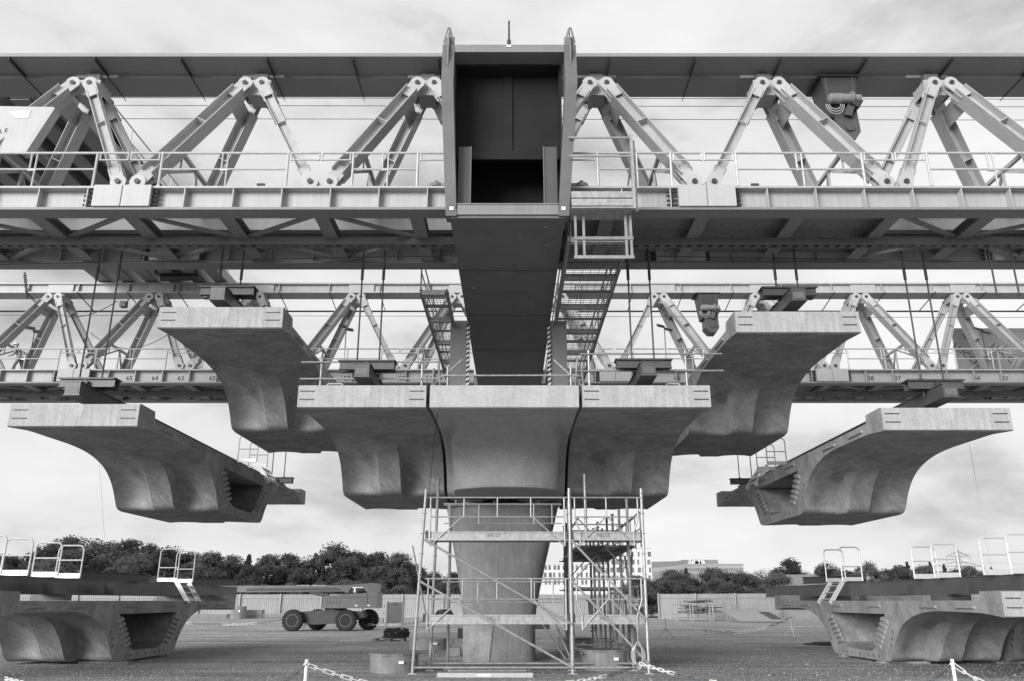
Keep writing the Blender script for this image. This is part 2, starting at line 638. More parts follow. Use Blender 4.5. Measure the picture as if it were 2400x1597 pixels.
    # ---- floor between the bottom chords
    cmb = MB().ibeam((0, YN + 0.27, ZB0 + 0.20), (0, YF - 0.27, ZB0 + 0.20), 0.30, 0.36, 0.025, 0.02).mesh('cross_member', 'paint_grey')
    for k in range(-11, 12):
        x_ = k * SP / 2
        if CXL - 0.2 < x_ < CXR + 0.2:
            continue
        o = inst('cross_member', cmb, root)
        o.location.x += x_
    for k in range(-12, 12):
        x0, x1 = k * SP / 2, (k + 1) * SP / 2
        xm = (x0 + x1) / 2
        if -2.4 < xm < 10.6:
            continue
        m = MB()
        za = ZB0 + 0.125
        if k % 2 == 0:
            m.bar((x0 + 0.12, YN + 0.26, za), (x1 - 0.1, YC, za), 0.13, 0.07)
            m.bar((x0 + 0.12, YF - 0.26, za), (x1 - 0.1, YC, za), 0.13, 0.07)
        else:
            m.bar((x1 - 0.1, YN + 0.26, za), (x0 + 0.1, YC, za), 0.13, 0.07)
            m.bar((x1 - 0.1, YF - 0.26, za), (x0 + 0.1, YC, za), 0.13, 0.07)
        m.build('wind_brace', 'paint_grey', root)
    for y_ in (21.15, 20.75):
        m = MB().box(-XE, XE, y_ - 0.02, y_ + 0.02, 11.80, 12.22).box(-XE, XE, y_ - 0.12, y_ + 0.12, 12.223, 12.25).box(-XE, XE, y_ - 0.12, y_ + 0.12, 11.77, 11.797)
        m.build('walkway_beam', 'paint_grey', root)
    # solid floor plates on the right of the cross beam
    for k in range(0, 4):
        x0, x1 = max(k * SP / 2 + 0.13, CXR + 0.3), (k + 1) * SP / 2 - 0.13
        for (y0, y1) in ((YN + 0.255, YC - 0.0), (YC + 0.003, YF - 0.255)):
            fp = MB().box(x0 - 0.12, x1 + 0.12, y0, y1, ZB0 + 0.353, ZB0 + 0.38).build('floor_plate', 'paint_grey', root)
            dm = MB()
            for i in range(5):
                xx = x0 + (x1 - x0) * (i + 0.5) / 5
                dm.lathe((xx, (y0 + y1) / 2 - 0.3, ZB0 + 0.349), [(0.025, -0.006), (0.025, 0.004)], 8)
                dm.lathe((xx, (y0 + y1) / 2 + 0.35, ZB0 + 0.349), [(0.025, -0.006), (0.025, 0.004)], 8)
            dm.build('drain_hole', 'steel_black', fp)
    # runway beam with a row of holes under the middle
    m = MB()
    for y_ in (YC - 0.15, YC + 0.11):
        m.box(-XE, XE, y_, y_ + 0.04, ZB0 - 0.13, ZB0 + 0.06)
    z0, z1 = ZB0 - 0.128, ZB0 - 0.10
    m.box(-XE, XE, YC - 0.11, YC - 0.07, z0, z1)
    m.box(-XE, XE, YC + 0.07, YC + 0.11, z0, z1)
    x_ = -XE
    while x_ < XE:
        m.box(x_, x_ + 0.15, YC - 0.07, YC + 0.07, z0, z1)
        x_ += 0.29
    m.build('runway_beam', 'paint_dark', root)
    # ---- walkways and guard rails
    gm_ = MB()
    for i in range(41):
        gm_.box(-SP / 2 + i * SP / 40 - 0.008, -SP / 2 + i * SP / 40 + 0.008, YN + 0.28, YN + 0.98, ZB1 - 0.03, ZB1)
    for i in range(8):
        y_ = YN + 0.28 + i * 0.1
        gm_.box(-SP / 2, SP / 2, y_ - 0.006, y_ + 0.006, ZB1 - 0.033, ZB1 - 0.003)
    gma = gm_.mesh('grating', 'galvanised')
    gm_ = MB()
    for i in range(41):
        gm_.box(-SP / 2 + i * SP / 40 - 0.008, -SP / 2 + i * SP / 40 + 0.008, YF - 0.98, YF - 0.28, ZB1 - 0.03, ZB1)
    for i in range(8):
        y_ = YF - 0.98 + i * 0.1
        gm_.box(-SP / 2, SP / 2, y_ - 0.006, y_ + 0.006, ZB1 - 0.033, ZB1 - 0.003)
    gmb = gm_.mesh('grating', 'galvanised')
    for k in range(-6, 6):
        for gmx in (gma, gmb):
            if gmx is gma and k in (-1, 0):
                continue
            o = inst('grating', gmx, root)
            o.location.x += (k + 0.5) * SP
    yr = YN - 0.19
    zt, zm = 12.90, 12.43
    def rail_section(x0, x1, gap_l, gap_r):
        m = MB()
        m.tube((x0, yr, zt), (x1, yr, zt), 0.033, 8)
        m.tube((x0, yr, zm), (x1, yr, zm), 0.027, 8)
        for x_ in (x0, x1):
            m.tube((x_, yr, ZB1), (x_, yr, zt), 0.034, 8)
        xm = (x0 + x1) / 2
        for q in (-0.07, 0.07):
            m.tube((xm + q, yr, zm - 0.06 if q < 0 else ZB1), (xm + q, yr, zt), 0.024, 8)
        m.box(xm - 0.10, xm + 0.10, yr - 0.03, yr + 0.03, zm - 0.045, zm - 0.015)
        m.bar((x0, yr, ZB1 + 0.015), (x0, yr, ZB1 + 0.03), 0.1, 0.1)
        # short returns toward the next section
        for xe, s_ in ((x0, -1), (x1, 1)):
            m.tube((xe, yr, zt), (xe + s_ * 0.80, yr, zt), 0.033, 8)
            m.tube((xe + s_ * 0.08, yr, zt - 0.2), (xe + s_ * 0.80, yr, zt - 0.2), 0.022, 8)
            m.tube((xe + s_ * 0.80, yr, zt + 0.02), (xe + s_ * 0.80, yr, zt - 0.22), 0.026, 8)
            m.tube((xe + s_ * 0.08, yr, zt), (xe + s_ * 0.08, yr, zt - 0.22), 0.022, 8)
        return m.build('guardrail', 'galv_bright', root)
    for k in range(-6, 6):
        x0, x1 = k * SP + 0.84, (k + 1) * SP - 0.84
        if k == -1:
            x1 = CXL - 0.9
        if k == 0:
            x0 = CXR + 0.9
        rail_section(x0, x1, 1, 1)
    return root


def top_chord_wide(root):
    # two flat plates side by side under the near girder's top chord, the back one a step lower
    m = MB()
    m.box(-XE, XE, 19.62, 20.50, 16.745, 16.86)
    m.box(-XE, XE, 20.50, 21.46, 16.655, 16.86)
    m.box(-XE, XE, 20.2, 20.9, 16.863, 17.2)
    top = m.build('top_chord', 'paint_chord', root)
    pl = MB().box(-0.62, 0.62, 20.485, 20.497, 16.66, 16.742).mesh('splice_plate', 'white_plastic')
    for k in range(-6, 6):
        o = inst('splice_plate', pl, top)
        o.location.x = (k + 0.5) * SP
    sm = MB().box(-0.008, 0.008, 19.625, 21.64, 16.63, 16.652).box(-0.007, 0.007, 19.625, 20.48, 16.656, 16.742).mesh('cable_bracket', 'steel_black')
    for k in range(-12, 13):
        o = inst('cable_bracket', sm, root)
        o.location.x += k * SP / 2 + 0.35
    m = MB()
    for k in range(-6, 6):
        x_ = (k + 0.5) * SP
        m = MB().box(x_ - 0.2, x_ + 0.2, 20.30, 20.58, 16.232, 16.652)
        m.build('node_block', 'paint_grey', root)

def top_chord_beam(root, dy):
    m = MB()
    m.box(-XE, XE, 19.86 + dy, 20.76 + dy, 16.70, 16.77)
    m.box(-XE, XE, 19.86 + dy, 20.76 + dy, 16.235, 16.30)
    m.box(-XE, XE, 20.02 + dy, 20.07 + dy, 16.30, 16.70)
    top = m.build('top_chord', 'paint_light', root)
    sm = MB().box(-0.014, 0.014, 19.88 + dy, 20.02 + dy, 16.30, 16.70).mesh('stiffener', 'paint_light')
    for k in range(-23, 24):
        o = inst('stiffener', sm, top)
        o.location.x = k * SP / 2 + 0.9
    pl = MB().box(-0.62, 0.62, 19.93 + dy, 19.96 + dy, 16.303, 16.697).mesh('splice_plate', 'paint_plate')
    for k in range(-6, 6):
        o = inst('splice_plate', pl, top)
        o.location.x = (k + 0.5) * SP
    sm = MB().bar((0, 19.7 + dy, 16.22), (0.0, 21.5 + dy, 15.88), 0.03, 0.04).mesh('cable_bracket', 'steel_black')
    for k in range(-12, 13):
        o = inst('cable_bracket', sm, root)
        o.location.x += k * SP / 2 + 0.95
    MB().tube((-XE, 21.5 + dy, 15.86), (XE, 21.5 + dy, 15.86), 0.045, 8).build('conduit_pipe', 'steel_black', root)

gird = make_girder()
gird2 = copy_tree(gird, 'pale steel truss girder farther back, behind the hanging concrete segments')
gird2.location += Vector((-0.22, 17.15, 0.02))

top_chord_wide(gird)
top_chord_beam(gird2, 17.15)

# numbers painted on the far chord
for body, px, py in (('65', 303, 888), ('64', 363, 888), ('63', 424, 886), ('62', 498, 885), ('57', 813, 886), ('55', 942, 887), ('54', 1005, 888),
                     ('47', 1457, 888), ('46', 1587, 890), ('40', 1916, 892), ('39', 1970, 892), ('38', 2041, 892), ('37', 2105, 893), ('34', 2291, 895), ('33', 2357, 896)):
    p_ = at_y(px, py, YN + 17.15 - 0.029)
    o = inst('painted_number', text_mesh('painted_number', body, 0.30, 'ink'), None)
    o.parent = gird2
    o.location = Vector((p_.x, YN + 17.15 - 0.032, ZB0 + 0.30)) - Vector(gird2.location)
    o.rotation_euler = (R(90), 0, 0)

# ------------------------------------------------------------------ cross beam
cb = thing('cross_beam', 'dark hollow steel cross beam pointing at the camera in the centre', 'beam', (-0.11, 18.0, 10.83))
XC = -0.11
m = MB()
m.add([(CXL, 18.0, 10.83), (CXR, 18.0, 10.83), (CXR - 0.05, 41, 10.83), (CXL + 0.05, 41, 10.83), (CXL, 18.0, 10.90), (CXR, 18.0, 10.90), (CXR - 0.05, 41, 10.90), (CXL + 0.05, 41, 10.90)],
      [(0, 3, 2, 1), (4, 5, 6, 7), (0, 1, 5, 4), (1, 2, 6, 5), (2, 3, 7, 6), (3, 0, 4, 7)])
bp_ = m.build('bottom_plate', 'paint_dark', cb)
for y_ in (21.3, 25.1, 29.0, 32.8):
    MB().box(CXL + 0.06, CXR - 0.06, y_, y_ + 0.035, 10.817, 10.829).build('weld_seam', 'beam_dark', bp_)
rc_ = random.Random(9)
for k in range(26):
    x_, y_ = rc_.uniform(CXL + 0.1, CXR - 0.1), rc_.uniform(18.4, 33)
    a_ = rc_.uniform(0.01, 0.035)
    MB().prism([(x_ - a_ * 2, y_), (x_ + a_, y_ - a_), (x_ + a_ * 2, y_ + a_), (x_ - a_, y_ + a_ * 1.6)], 2, 10.826, 10.829).build('paint_chip', 'paint_light' if k < 9 else 'beam_dark', bp_)
m = MB()
for x_ in (CXL + 0.03, CXR - 0.10):
    m.box(x_, x_ + 0.07, 22.4, 41, 10.903, 11.2)
m.build('web_plate', 'paint_dark', cb)
for s_, xo_b, xi_b, xo_t, xi_t in ((-1, -1.62, -1.36, -1.80, -1.49), (1, 1.40, 1.14, 1.66, 1.35)):
    m = MB()
    # leg of the front frame: leans forward up to the knee
    zb_, zk, zt_ = 10.86, 14.42, 15.66
    ybm, yk = 17.93, 17.58
    m.add([(xo_b, ybm, zb_), (xi_b, ybm, zb_), (xi_t, yk, zk), (xo_t, yk, zk), (xi_t, yk + 0.12, zt_), (xo_t, yk + 0.12, zt_),
           (xo_b, 18.30, zb_), (xi_b, 18.30, zb_), (xi_t, 18.30, zk), (xo_t, 18.30, zk), (xi_t, 18.30, zt_), (xo_t, 18.30, zt_)],
          [(0, 1, 2, 3), (3, 2, 4, 5), (0, 3, 9, 6), (3, 5, 11, 9), (1, 7, 8, 2), (2, 8, 10, 4), (6, 9, 8, 7), (9, 11, 10, 8), (5, 4, 10, 11), (0, 6, 7, 1)])
    leg = m.build('frame_leg', 'paint_dark', cb)
    xm = (xo_t + xi_t) / 2
    m = MB()
    m.box(min(xo_t, xi_t) + 0.02, max(xo_t, xi_t) - 0.02, 17.9, 17.94, 15.664, 16.05)
    m.prism([(17.62, 15.0), (17.9, 15.0), (17.9, 16.22), (17.8, 16.22), (17.52, 15.4)], 0, xm - 0.015, xm + 0.015)
    for q in (-1, 1):
        m.bar((xm + q * 0.02, 17.62, 16.12), (xm + q * 0.13, 17.7, 15.72), 0.02, 0.05)
    m.build('lifting_lug', 'paint_grey', leg)
    mm = MB().box((xo_b + xi_b) / 2 - 0.05 - s_ * 0.01, (xo_b + xi_b) / 2 + 0.05 - s_ * 0.01, 17.895, 17.92, 11.0, 11.09)
    mm.build('marker_plate', 'white_plastic', leg)
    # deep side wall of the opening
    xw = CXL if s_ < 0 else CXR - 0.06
    MB().box(xw, xw + 0.06, 18.303, 22.3, 10.903, 15.4).build('side_wall', 'inner_shade', cb)
m = MB().box(-1.487, 1.347, 17.70, 18.2, 15.43, 15.655)
m.build('header', 'paint_grey', cb)
m = MB().box(-1.36, 1.14, 17.95, 18.2, 10.905, 11.17).box(-1.36, 1.14, 17.93, 18.25, 11.173, 11.20)
m.build('sill', 'paint_grey', cb)
MB().box(CXL, CXR, 18.25, 22.3, 15.403, 15.46).build('roof_plate', 'inner_shade', cb)
m = MB()
m.box(CXL + 0.063, CXR - 0.063, 18.75, 18.80, 13.1, 15.40)
m.box(XC - 0.12, XC + 0.12, 18.70, 18.747, 13.1, 15.40)
m.box(CXL + 0.063, CXR - 0.063, 18.66, 18.747, 12.85, 13.098)
m.build('inner_panel', 'inner_shade', cb)
MB().box(CXL + 0.063, CXR - 0.063, 20.0, 20.06, 10.903, 15.40).build('back_panel', 'inner_shade', cb)
for x0, x1 in ((-1.36, -1.04), (0.80, 1.14)):
    MB().box(x0, x1, 18.22, 18.26, 11.203, 12.95).build('inner_post', 'beam_dark', cb)
for x0 in (-1.06, 0.79):
    MB().box(x0, x0 + 0.03, 18.19, 18.217, 11.203, 12.95).build('inner_stiffener', 'paint_dark', cb)
# mast lamp on the header
an = thing('antenna', 'short dark mast on top of the cross beam header', 'antenna', (-0.08, 18.0, 15.66))
MB().lathe((-0.08, 18.0, 15.66), [(0.07, 0), (0.055, 0.12), (0.05, 0.36), (0.028, 0.40), (0.024, 0.88), (0.03, 0.94), (0.02, 0.98)], 12).build('mast', 'steel_black', an)
MB().box(-0.14, -0.02, 17.68, 17.699, 15.57, 15.64).build('base_plate', 'white_plastic', an)

# landing legs of the cross beam on the pier segment, hazard striped
for s_, x_ in ((-1, -1.45), (1, 1.22)):
    lg = thing('landing_leg', 'grey landing leg with black and white striped edge, %s of the cross beam' % ('left' if s_ < 0 else 'right'), 'support', (x_, 24.5, 7.1))
    m = MB()
    m.box(x_ + (0 if s_ > 0 else -0.6), x_ + (0.6 if s_ > 0 else 0), 25.6, 25.66, 7.06, 10.82)
    m.box(x_ + (0.25 if s_ > 0 else -0.55), x_ + (0.55 if s_ > 0 else -0.25), 25.66, 28.5, 7.06, 10.2)
    m.build('leg_plate', 'paint_grey', lg)
    for i in range(22):
        z_ = 7.1 + i * 0.16
        xe = x_ + s_ * 0.0
        MB().prism([(xe - 0.05, z_), (xe + 0.05, z_ + 0.06), (xe + 0.05, z_ + 0.14), (xe - 0.05, z_ + 0.08)], 1, 25.5, 25.56).build('stripe', 'hazard_white', lg)
    MB().box(x_ - 0.055, x_ + 0.055, 25.56, 25.597, 7.07, 10.7).build('stripe_backing', 'steel_black', lg)

# ------------------------------------------------------------------ walkways beside the cross beam
def side_walk(name, label, x0, x1, y0, y1, z, steps, rails):
    w = thing(name, label, 'walkway', ((x0 + x1) / 2, y0, z))
    for x_ in (x0, x1):
        MB().box(x_ - 0.04, x_ + 0.04, y0, y1, z - 0.09, z + 0.05).build('stringer', 'paint_grey', w)
    n = max(2, int((y1 - y0) / steps))
    for i in range(n + 1):
        y_ = y0 + (y1 - y0) * i / n
        wide = (i % 2 == 0)
        MB().box(x0 + 0.043, x1 - 0.043, y_ - (0.09 if wide else 0.03), y_ + (0.09 if wide else 0.03), z - 0.16 if wide else z - 0.085, z - 0.01).build('cross_bar', 'galvanised' if wide else 'paint_grey', w)
    g_ = MB()
    i = y0 + 0.1
    while i < y1:
        g_.box(x0 + 0.045, x1 - 0.045, i - 0.006, i + 0.006, z + 0.01, z + 0.022)
        i += 0.16
    for q in range(7):
        xx = x0 + 0.06 + (x1 - x0 - 0.12) * q / 6
        g_.box(xx - 0.006, xx + 0.006, y0, y1, z + 0.023, z + 0.035)
    g_.build('grating', 'galvanised', w)
    for x_ in rails:
        m = MB()
        yy = y0
        while yy <= y1 + 0.01:
            m.tube((x_, yy, z), (x_, yy, z + 1.1), 0.025, 6)
            yy += (y1 - y0) / max(2, round((y1 - y0) / 1.9))
        m.tube((x_, y0, z + 1.1), (x_, y1, z + 1.1), 0.025, 6)
        m.tube((x_, y0, z + 0.6), (x_, y1, z + 0.6), 0.02, 6)
        m.build('guardrail', 'galvanised', w)
    return w
side_walk('side_walkway', 'galvanised access walkway right of the dark cross beam, seen from below', 1.46, 2.98, 18.9, 36.0, 10.72, 1.15, (2.98, 1.50))
side_walk('side_walkway', 'narrow access walkway left of the dark cross beam, seen from below', -2.72, -1.95, 22.6, 36.0, 10.72, 1.2, (-2.72,))
# landing at the near end of the right walkway
pf = thing('access_platform', 'galvanised platform with tall corner post beside the cross beam', 'platform', (2.2, 17.9, 10.6))
MB().box(1.44, 2.92, 17.62, 17.66, 10.98, 11.16).box(1.44, 2.92, 17.62, 17.7, 11.19, 11.36).build('toe_board', 'galvanised', pf)
MB().box(1.44, 2.92, 17.66, 18.3, 10.93, 10.97).build('deck', 'galvanised', pf)
m = MB()
m.box(2.92, 2.99, 17.6, 17.7, 10.9, 12.93).box(2.99, 3.06, 17.75, 17.82, 10.9, 12.85)
m.build('corner_post', 'galvanised', pf)
m = MB()
for z_ in (12.35, 12.87):
    m.tube((1.4, 17.66, z_), (2.94, 17.66, z_), 0.026, 8)
m.tube((2.95, 17.66, 12.35), (2.95, 18.4, 11.95), 0.026, 8)
m.build('guardrail', 'galvanised', pf)
for x_ in (1.55, 1.75, 2.78, 2.9):
    MB().box(x_ - 0.03, x_ + 0.03, 18.0, 18.06, 9.75, 10.93).build('hanger', 'tube_old', pf)
for z_ in (9.8, 10.3):
    MB().box(1.5, 2.95, 17.98, 18.06, z_ - 0.05, z_ + 0.03).build('hanger_rail', 'tube_old', pf)

# clamps between girder and cross beam
for x_, lab in ((-1.95, 'left'), (1.78, 'right')):
    cl = thing('beam_clamp', 'small rounded steel clamp on the near chord, %s of the cross beam' % lab, 'clamp', (x_, YN, ZB1))
    MB().lathe((x_, YN - 0.1, ZB1 + 0.02), [(0.16, 0), (0.18, 0.05), (0.16, 0.10), (0.05, 0.12), (0.05, 0.2)], 16).build('disc', 'paint_grey', cl)
    MB().box(min(x_, x_ + (0.35 if x_ < 0 else -0.35)), max(x_, x_ + (0.35 if x_ < 0 else -0.35)), YN - 0.2, YN, ZB1 + 0.04, ZB1 + 0.11).build('arm', 'paint_grey', cl)

# ================================================================== CONCRETE BOX SEGMENTS
YM = 29.45
HALF = [(-8.90, -0.36), (-8.86, -0.385), (-8.0, -0.30), (-7.0, -0.285), (-6.0, -0.275), (-5.35, -0.29), (-4.75, -0.34), (-4.2, -0.44), (-3.7, -0.59), (-3.3, -0.79), (-2.98, -1.04),
        (-2.74, -1.30), (-2.54, -1.58), (-2.42, -1.72), (-2.25, -1.80), (-2.0, -1.83)]
DRUM = [(-8.90, -0.36), (-8.86, -0.385), (-8.0, -0.345), (-7.2, -0.39), (-6.5, -0.45), (-5.9, -0.54), (-5.4, -0.66), (-5.05, -0.80), (-4.80, -0.97), (-4.63, -1.15), (-4.52, -1.34),
        (-4.45, -1.52), (-4.40, -1.66), (-4.36, -1.76), (-4.30, -1.82), (-4.1, -1.84)]
def densify(pr, n=3):
    # smooth the curved stretch with Catmull-Rom points
    o_ = []
    for i in range(len(pr) - 1):
        p0, p1, p2, p3 = pr[max(0, i - 1)], pr[i], pr[i + 1], pr[min(len(pr) - 1, i + 2)]
        k_ = n if 2 <= i < len(pr) - 2 else 1
        for j in range(k_):
            t_ = j / k_
            o_.append(tuple(0.5 * ((2 * p1[c]) + (-p0[c] + p2[c]) * t_ + (2 * p0[c] - 5 * p1[c] + 4 * p2[c] - p3[c]) * t_ * t_ + (-p0[c] + 3 * p1[c] - 3 * p2[c] + p3[c]) * t_ ** 3) for c in (0, 1)))
    o_.append(pr[-1])
    return o_
HALF = densify(HALF)
DRUM = densify(DRUM)
VOID = [(-2.3, -0.40), (2.3, -0.40), (2.05, -0.62), (1.42, -1.38), (0.95, -1.56), (-0.95, -1.56), (-1.42, -1.38), (-2.05, -0.62)]

def sstep(a, b_, x_):
    t_ = max(0.0, min(1.0, (x_ - a) / (b_ - a)))
    return t_ * t_ * (3 - 2 * t_)
def seg_mesh(name, L, flip=False, drum=False, void=True, mats=('concrete', 'concrete_edge')):
    if drum:
        us = [0, 0.015, 0.026, 0.032, 0.038, 0.045, 0.053, 0.062, 0.075, 0.09, 0.11, 0.13, 0.155, 0.18, 0.21, 0.25, 0.3, 0.36, 0.43, 0.5]
        us = us + [1 - q_ for q_ in reversed(us[:-1])]
    else:
        us = [0, 0.05, 0.1, 0.15, 0.2, 0.25, 0.3, 0.335, 0.359, 0.372, 0.43, 0.5, 0.55, 0.579, 0.600, 0.63, 0.66, 0.7, 0.75, 0.8, 0.86, 0.92, 0.96, 1]
    def off(u, z_):
        w = sstep(-0.30, -0.95, z_) * (1 - 0.35 * sstep(-1.45, -1.83, z_))
        if u < 0.36:
            o = 0.42 * math.sin(math.pi * u / 0.36) ** 0.8
        elif u < 0.58:
            o = -0.14 + 0.05 * math.sin(math.pi * (u - 0.36) / 0.22)
        else:
            o = 0.62 * (1 - sstep(0.68, 1.0, u))
        return o * w
    rings = []
    for u in us:
        uu = 1 - u if flip else u
        half = []
        for i, (y_, z_) in enumerate(HALF):
            if drum:
                e_ = min(u, 1 - u) * L
                tt = max(0.0, min(1.0, (-DRUM[i][0] - 5.0) / 2.6))
                e0 = 0.20 + 0.90 * (1 - math.sqrt(1 - tt * tt))
                k_ = sstep(e0, e0 + 0.10 + 0.30 * tt, e_)
                q_ = max(-1.0, min(1.0, (2 * u - 1) / 0.90))
                bul = 1.25 * math.sqrt(max(0.0, 1 - q_ * q_)) - 1.25
                dy, dz = DRUM[i]
                wz = sstep(-0.36, -1.0, dz)
                yy = y_ * (1 - k_) + (dy - bul * wz) * k_
                zz = z_ * (1 - k_) + dz * k_
                half.append((yy, zz))
            else:
                half.append((y_ + off(uu, z_), z_))
        far = [(-y_, z_) for y_, z_ in reversed(half)]
        topr = [(8.86, 0.215), (8.80, 0.235), (7.95, 0.225), (7.90, 0.0), (-7.90, 0.0), (-7.95, 0.225), (-8.80, 0.235), (-8.90, 0.215)]
        rings.append(half + far + topr)
    n = len(rings[0])
    bm = bmesh.new()
    vv = []
    for k, rg in enumerate(rings):
        x_ = (us[k] - 0.5) * L
        vv.append([bm.verts.new((x_, y_, z_)) for y_, z_ in rg])
    for k in range(len(rings) - 1):
        for i in range(n):
            j = (i + 1) % n
            bm.faces.new((vv[k][i], vv[k][j], vv[k + 1][j], vv[k + 1][i]))
    # hollow: void ring at both ends joined through
    ve = []
    if void:
        for x_ in (-L / 2, L / 2):
            ve.append([bm.verts.new((x_, y_, z_)) for y_, z_ in VOID])
        nv = len(VOID)
        for i in range(nv):
            j = (i + 1) % nv
            bm.faces.new((ve[0][i], ve[1][i], ve[1][j], ve[0][j]))
    bm.edges.ensure_lookup_table()
    for side, k in ((0, 0), (1, -1)):
        es = []
        for i in range(n):
            es.append(bm.edges.get((vv[k][i], vv[k][(i + 1) % n])))
        if void:
            for i in range(nv):
                es.append(bm.edges.get((ve[side][i], ve[side][(i + 1) % nv])))
        bmesh.ops.triangle_fill(bm, use_beauty=True, use_dissolve=False, edges=es)
    bmesh.ops.recalc_face_normals(bm, faces=bm.faces)
    me = bpy.data.meshes.new(name)
    bm.to_mesh(me)
    bm.free()
    me.materials.append(MATS[mats[0]])
    me.materials.append(MATS[mats[1]])
    for p_ in me.polygons:
        p_.use_smooth = True
        c_ = p_.center
        if abs(p_.normal.y) > 0.9 and abs(c_.y) > 8.7:
            p_.material_index = 1
    me.set_sharp_from_angle(angle=R(24))
    return me

SEG = 3.34
seg_l = seg_mesh('segment_body', SEG)
seg_r = seg_mesh('segment_body', SEG, flip=True)
def key_mesh(L_, w, d):
    # trapezoid shear key lying along local y
    h = L_ / 2
    return MB().add([(0, -h, -w / 2), (0, h, -w / 2), (0, h, w / 2), (0, -h, w / 2), (d, -h + .02, -w / 4), (d, h - .02, -w / 4), (d, h - .02, w / 4), (d, -h + .02, w / 4)],
                    [(0, 3, 2, 1), (4, 5, 6, 7), (0, 1, 5, 4), (1, 2, 6, 5), (2, 3, 7, 6), (3, 0, 4, 7)])
key_web = key_mesh(0.46, 0.15, 0.07).mesh('shear_key', 'concrete')
key_slab = key_mesh(0.95, 0.09, 0.06).mesh('shear_key', 'concrete')
duct = MB().lathe((0, 0, 0), [(0.07, 0.0), (0.07, 0.012), (0.05, 0.012), (0.05, 0.004)], 14, 0).mesh('duct_ring', 'concrete')
duct_in = MB().lathe((0, 0, 0), [(0.052, 0.002), (0.052, 0.006)], 14, 0).mesh('duct_hole', 'steel_black')
slot = MB().box(-0.19, 0.19, -0.012, 0.0, -0.012, 0.012).mesh('lifting_slot', 'steel_black')

endwall = MB().prism([(y_ * 1.02, z_ - 0.01 if z_ < -1 else z_ + 0.01) for y_, z_ in VOID], 0, -0.1, 0.1).mesh('end_wall', 'concrete_shade')  # added to close the void and keep its inside dark
def segment(label, xc, ztop, flip, ends=(), group='box girder segments', L=SEG, me=None, slots=True):
    root = thing('box_girder_segment', label, 'segment', (xc, YM, ztop - 1.83), group)
    o = inst('body', me or (seg_r if flip else seg_l), root)
    o.location = (0, 0, 1.83)
    def sub(name, mesh_, loc, rx=0, sx=1):
        c = inst(name, mesh_, root)
        c.location = Vector(loc) + Vector((0, 0, 1.83))
        c.rotation_euler = (rx, 0, 0)
        c.scale = (sx, 1, 1)
        return c
    for e_ in ends:
        xe = e_ * L / 2
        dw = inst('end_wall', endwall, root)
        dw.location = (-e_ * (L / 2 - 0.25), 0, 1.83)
        # web keys follow the sloping webs
        for s_ in (-1, 1):
            for k in range(6):
                t_ = k / 5
                yk = s_ * (2.28 - 0.72 * t_)
                zk = -0.60 - 0.76 * t_
                sub('shear_key', key_web, (xe, yk, zk), s_ * R(-12), e_)
            for k in range(3):
                t_ = k / 2
                yk, zk = s_ * (2.72 - 0.22 * t_), -0.92 - 0.40 * t_
                d_ = sub('duct_ring', duct, (xe, yk, zk), 0, e_)
                inst('duct_hole', duct_in, d_)
        for k in range(7):
            yk = (-1.5, -1.1, -0.7, 0.0, 0.7, 1.1, 1.5)[k]
            d_ = sub('duct_ring', duct, (xe, yk, -1.69), 0, e_)
            inst('duct_hole', duct_in, d_)
        for yk in (-7.2, -5.2, -1.6, 1.6, 4.9, 7.0):
            sub('shear_key', key_slab, (xe, yk, -0.16), 0, e_)
    if slots:
        for q in (-1, 1):
            for zz in (0.06, -0.16):
                sub('lifting_slot', slot, (q * (L / 2 - 0.27), -8.902, zz))
    return root

segment('hanging concrete box segment at lower left, end opening facing right', -11.33, 6.55, False, (1,))
segment('hanging concrete box segment at upper left, above the pier group', -7.83, 9.23, False, (1,))
segment('hanging concrete box segment at upper right, above the pier group', 7.66, 9.10, True, (-1,))
segment('hanging concrete box segment at lower right, end opening facing left', 11.23, 6.45, True, (-1,))
segment('concrete box segment joined to the left of the pier head', -3.91, 7.05, False, (), L=3.40)
segment('concrete box segment joined to the right of the pier head', 3.50, 7.05, True, (), L=3.40)
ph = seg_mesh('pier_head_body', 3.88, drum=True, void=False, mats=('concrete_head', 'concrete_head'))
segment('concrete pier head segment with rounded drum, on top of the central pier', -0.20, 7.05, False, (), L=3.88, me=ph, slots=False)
segment('concrete box segment on the ground at left, under a steel lifting beam', -14.12, 1.90, False, (1,))
segment('concrete box segment on the ground at right, whole end opening showing', 13.50, 1.90, True, (-1,))
segment('concrete box segment on the ground at the right picture edge', 17.25, 1.90, True, (-1,))
# timber bearers under the grounded segments
for x_, lab in ((-13.0, 'left'), (12.5, 'right'), (16.2, 'far right')):
    for y_ in (27.8, 31.0):
        b_ = MB().box(x_ - 0.8, x_ + 0.8, y_ - 0.15, y_ + 0.15, 0.0, 0.068).build('timber_bearer', 'timber')
        tag(b_, 'low timber bearer under the %s grounded segment, %s one' % (lab, 'near' if y_ < 30 else 'rear'), 'timber', 'timber bearers')

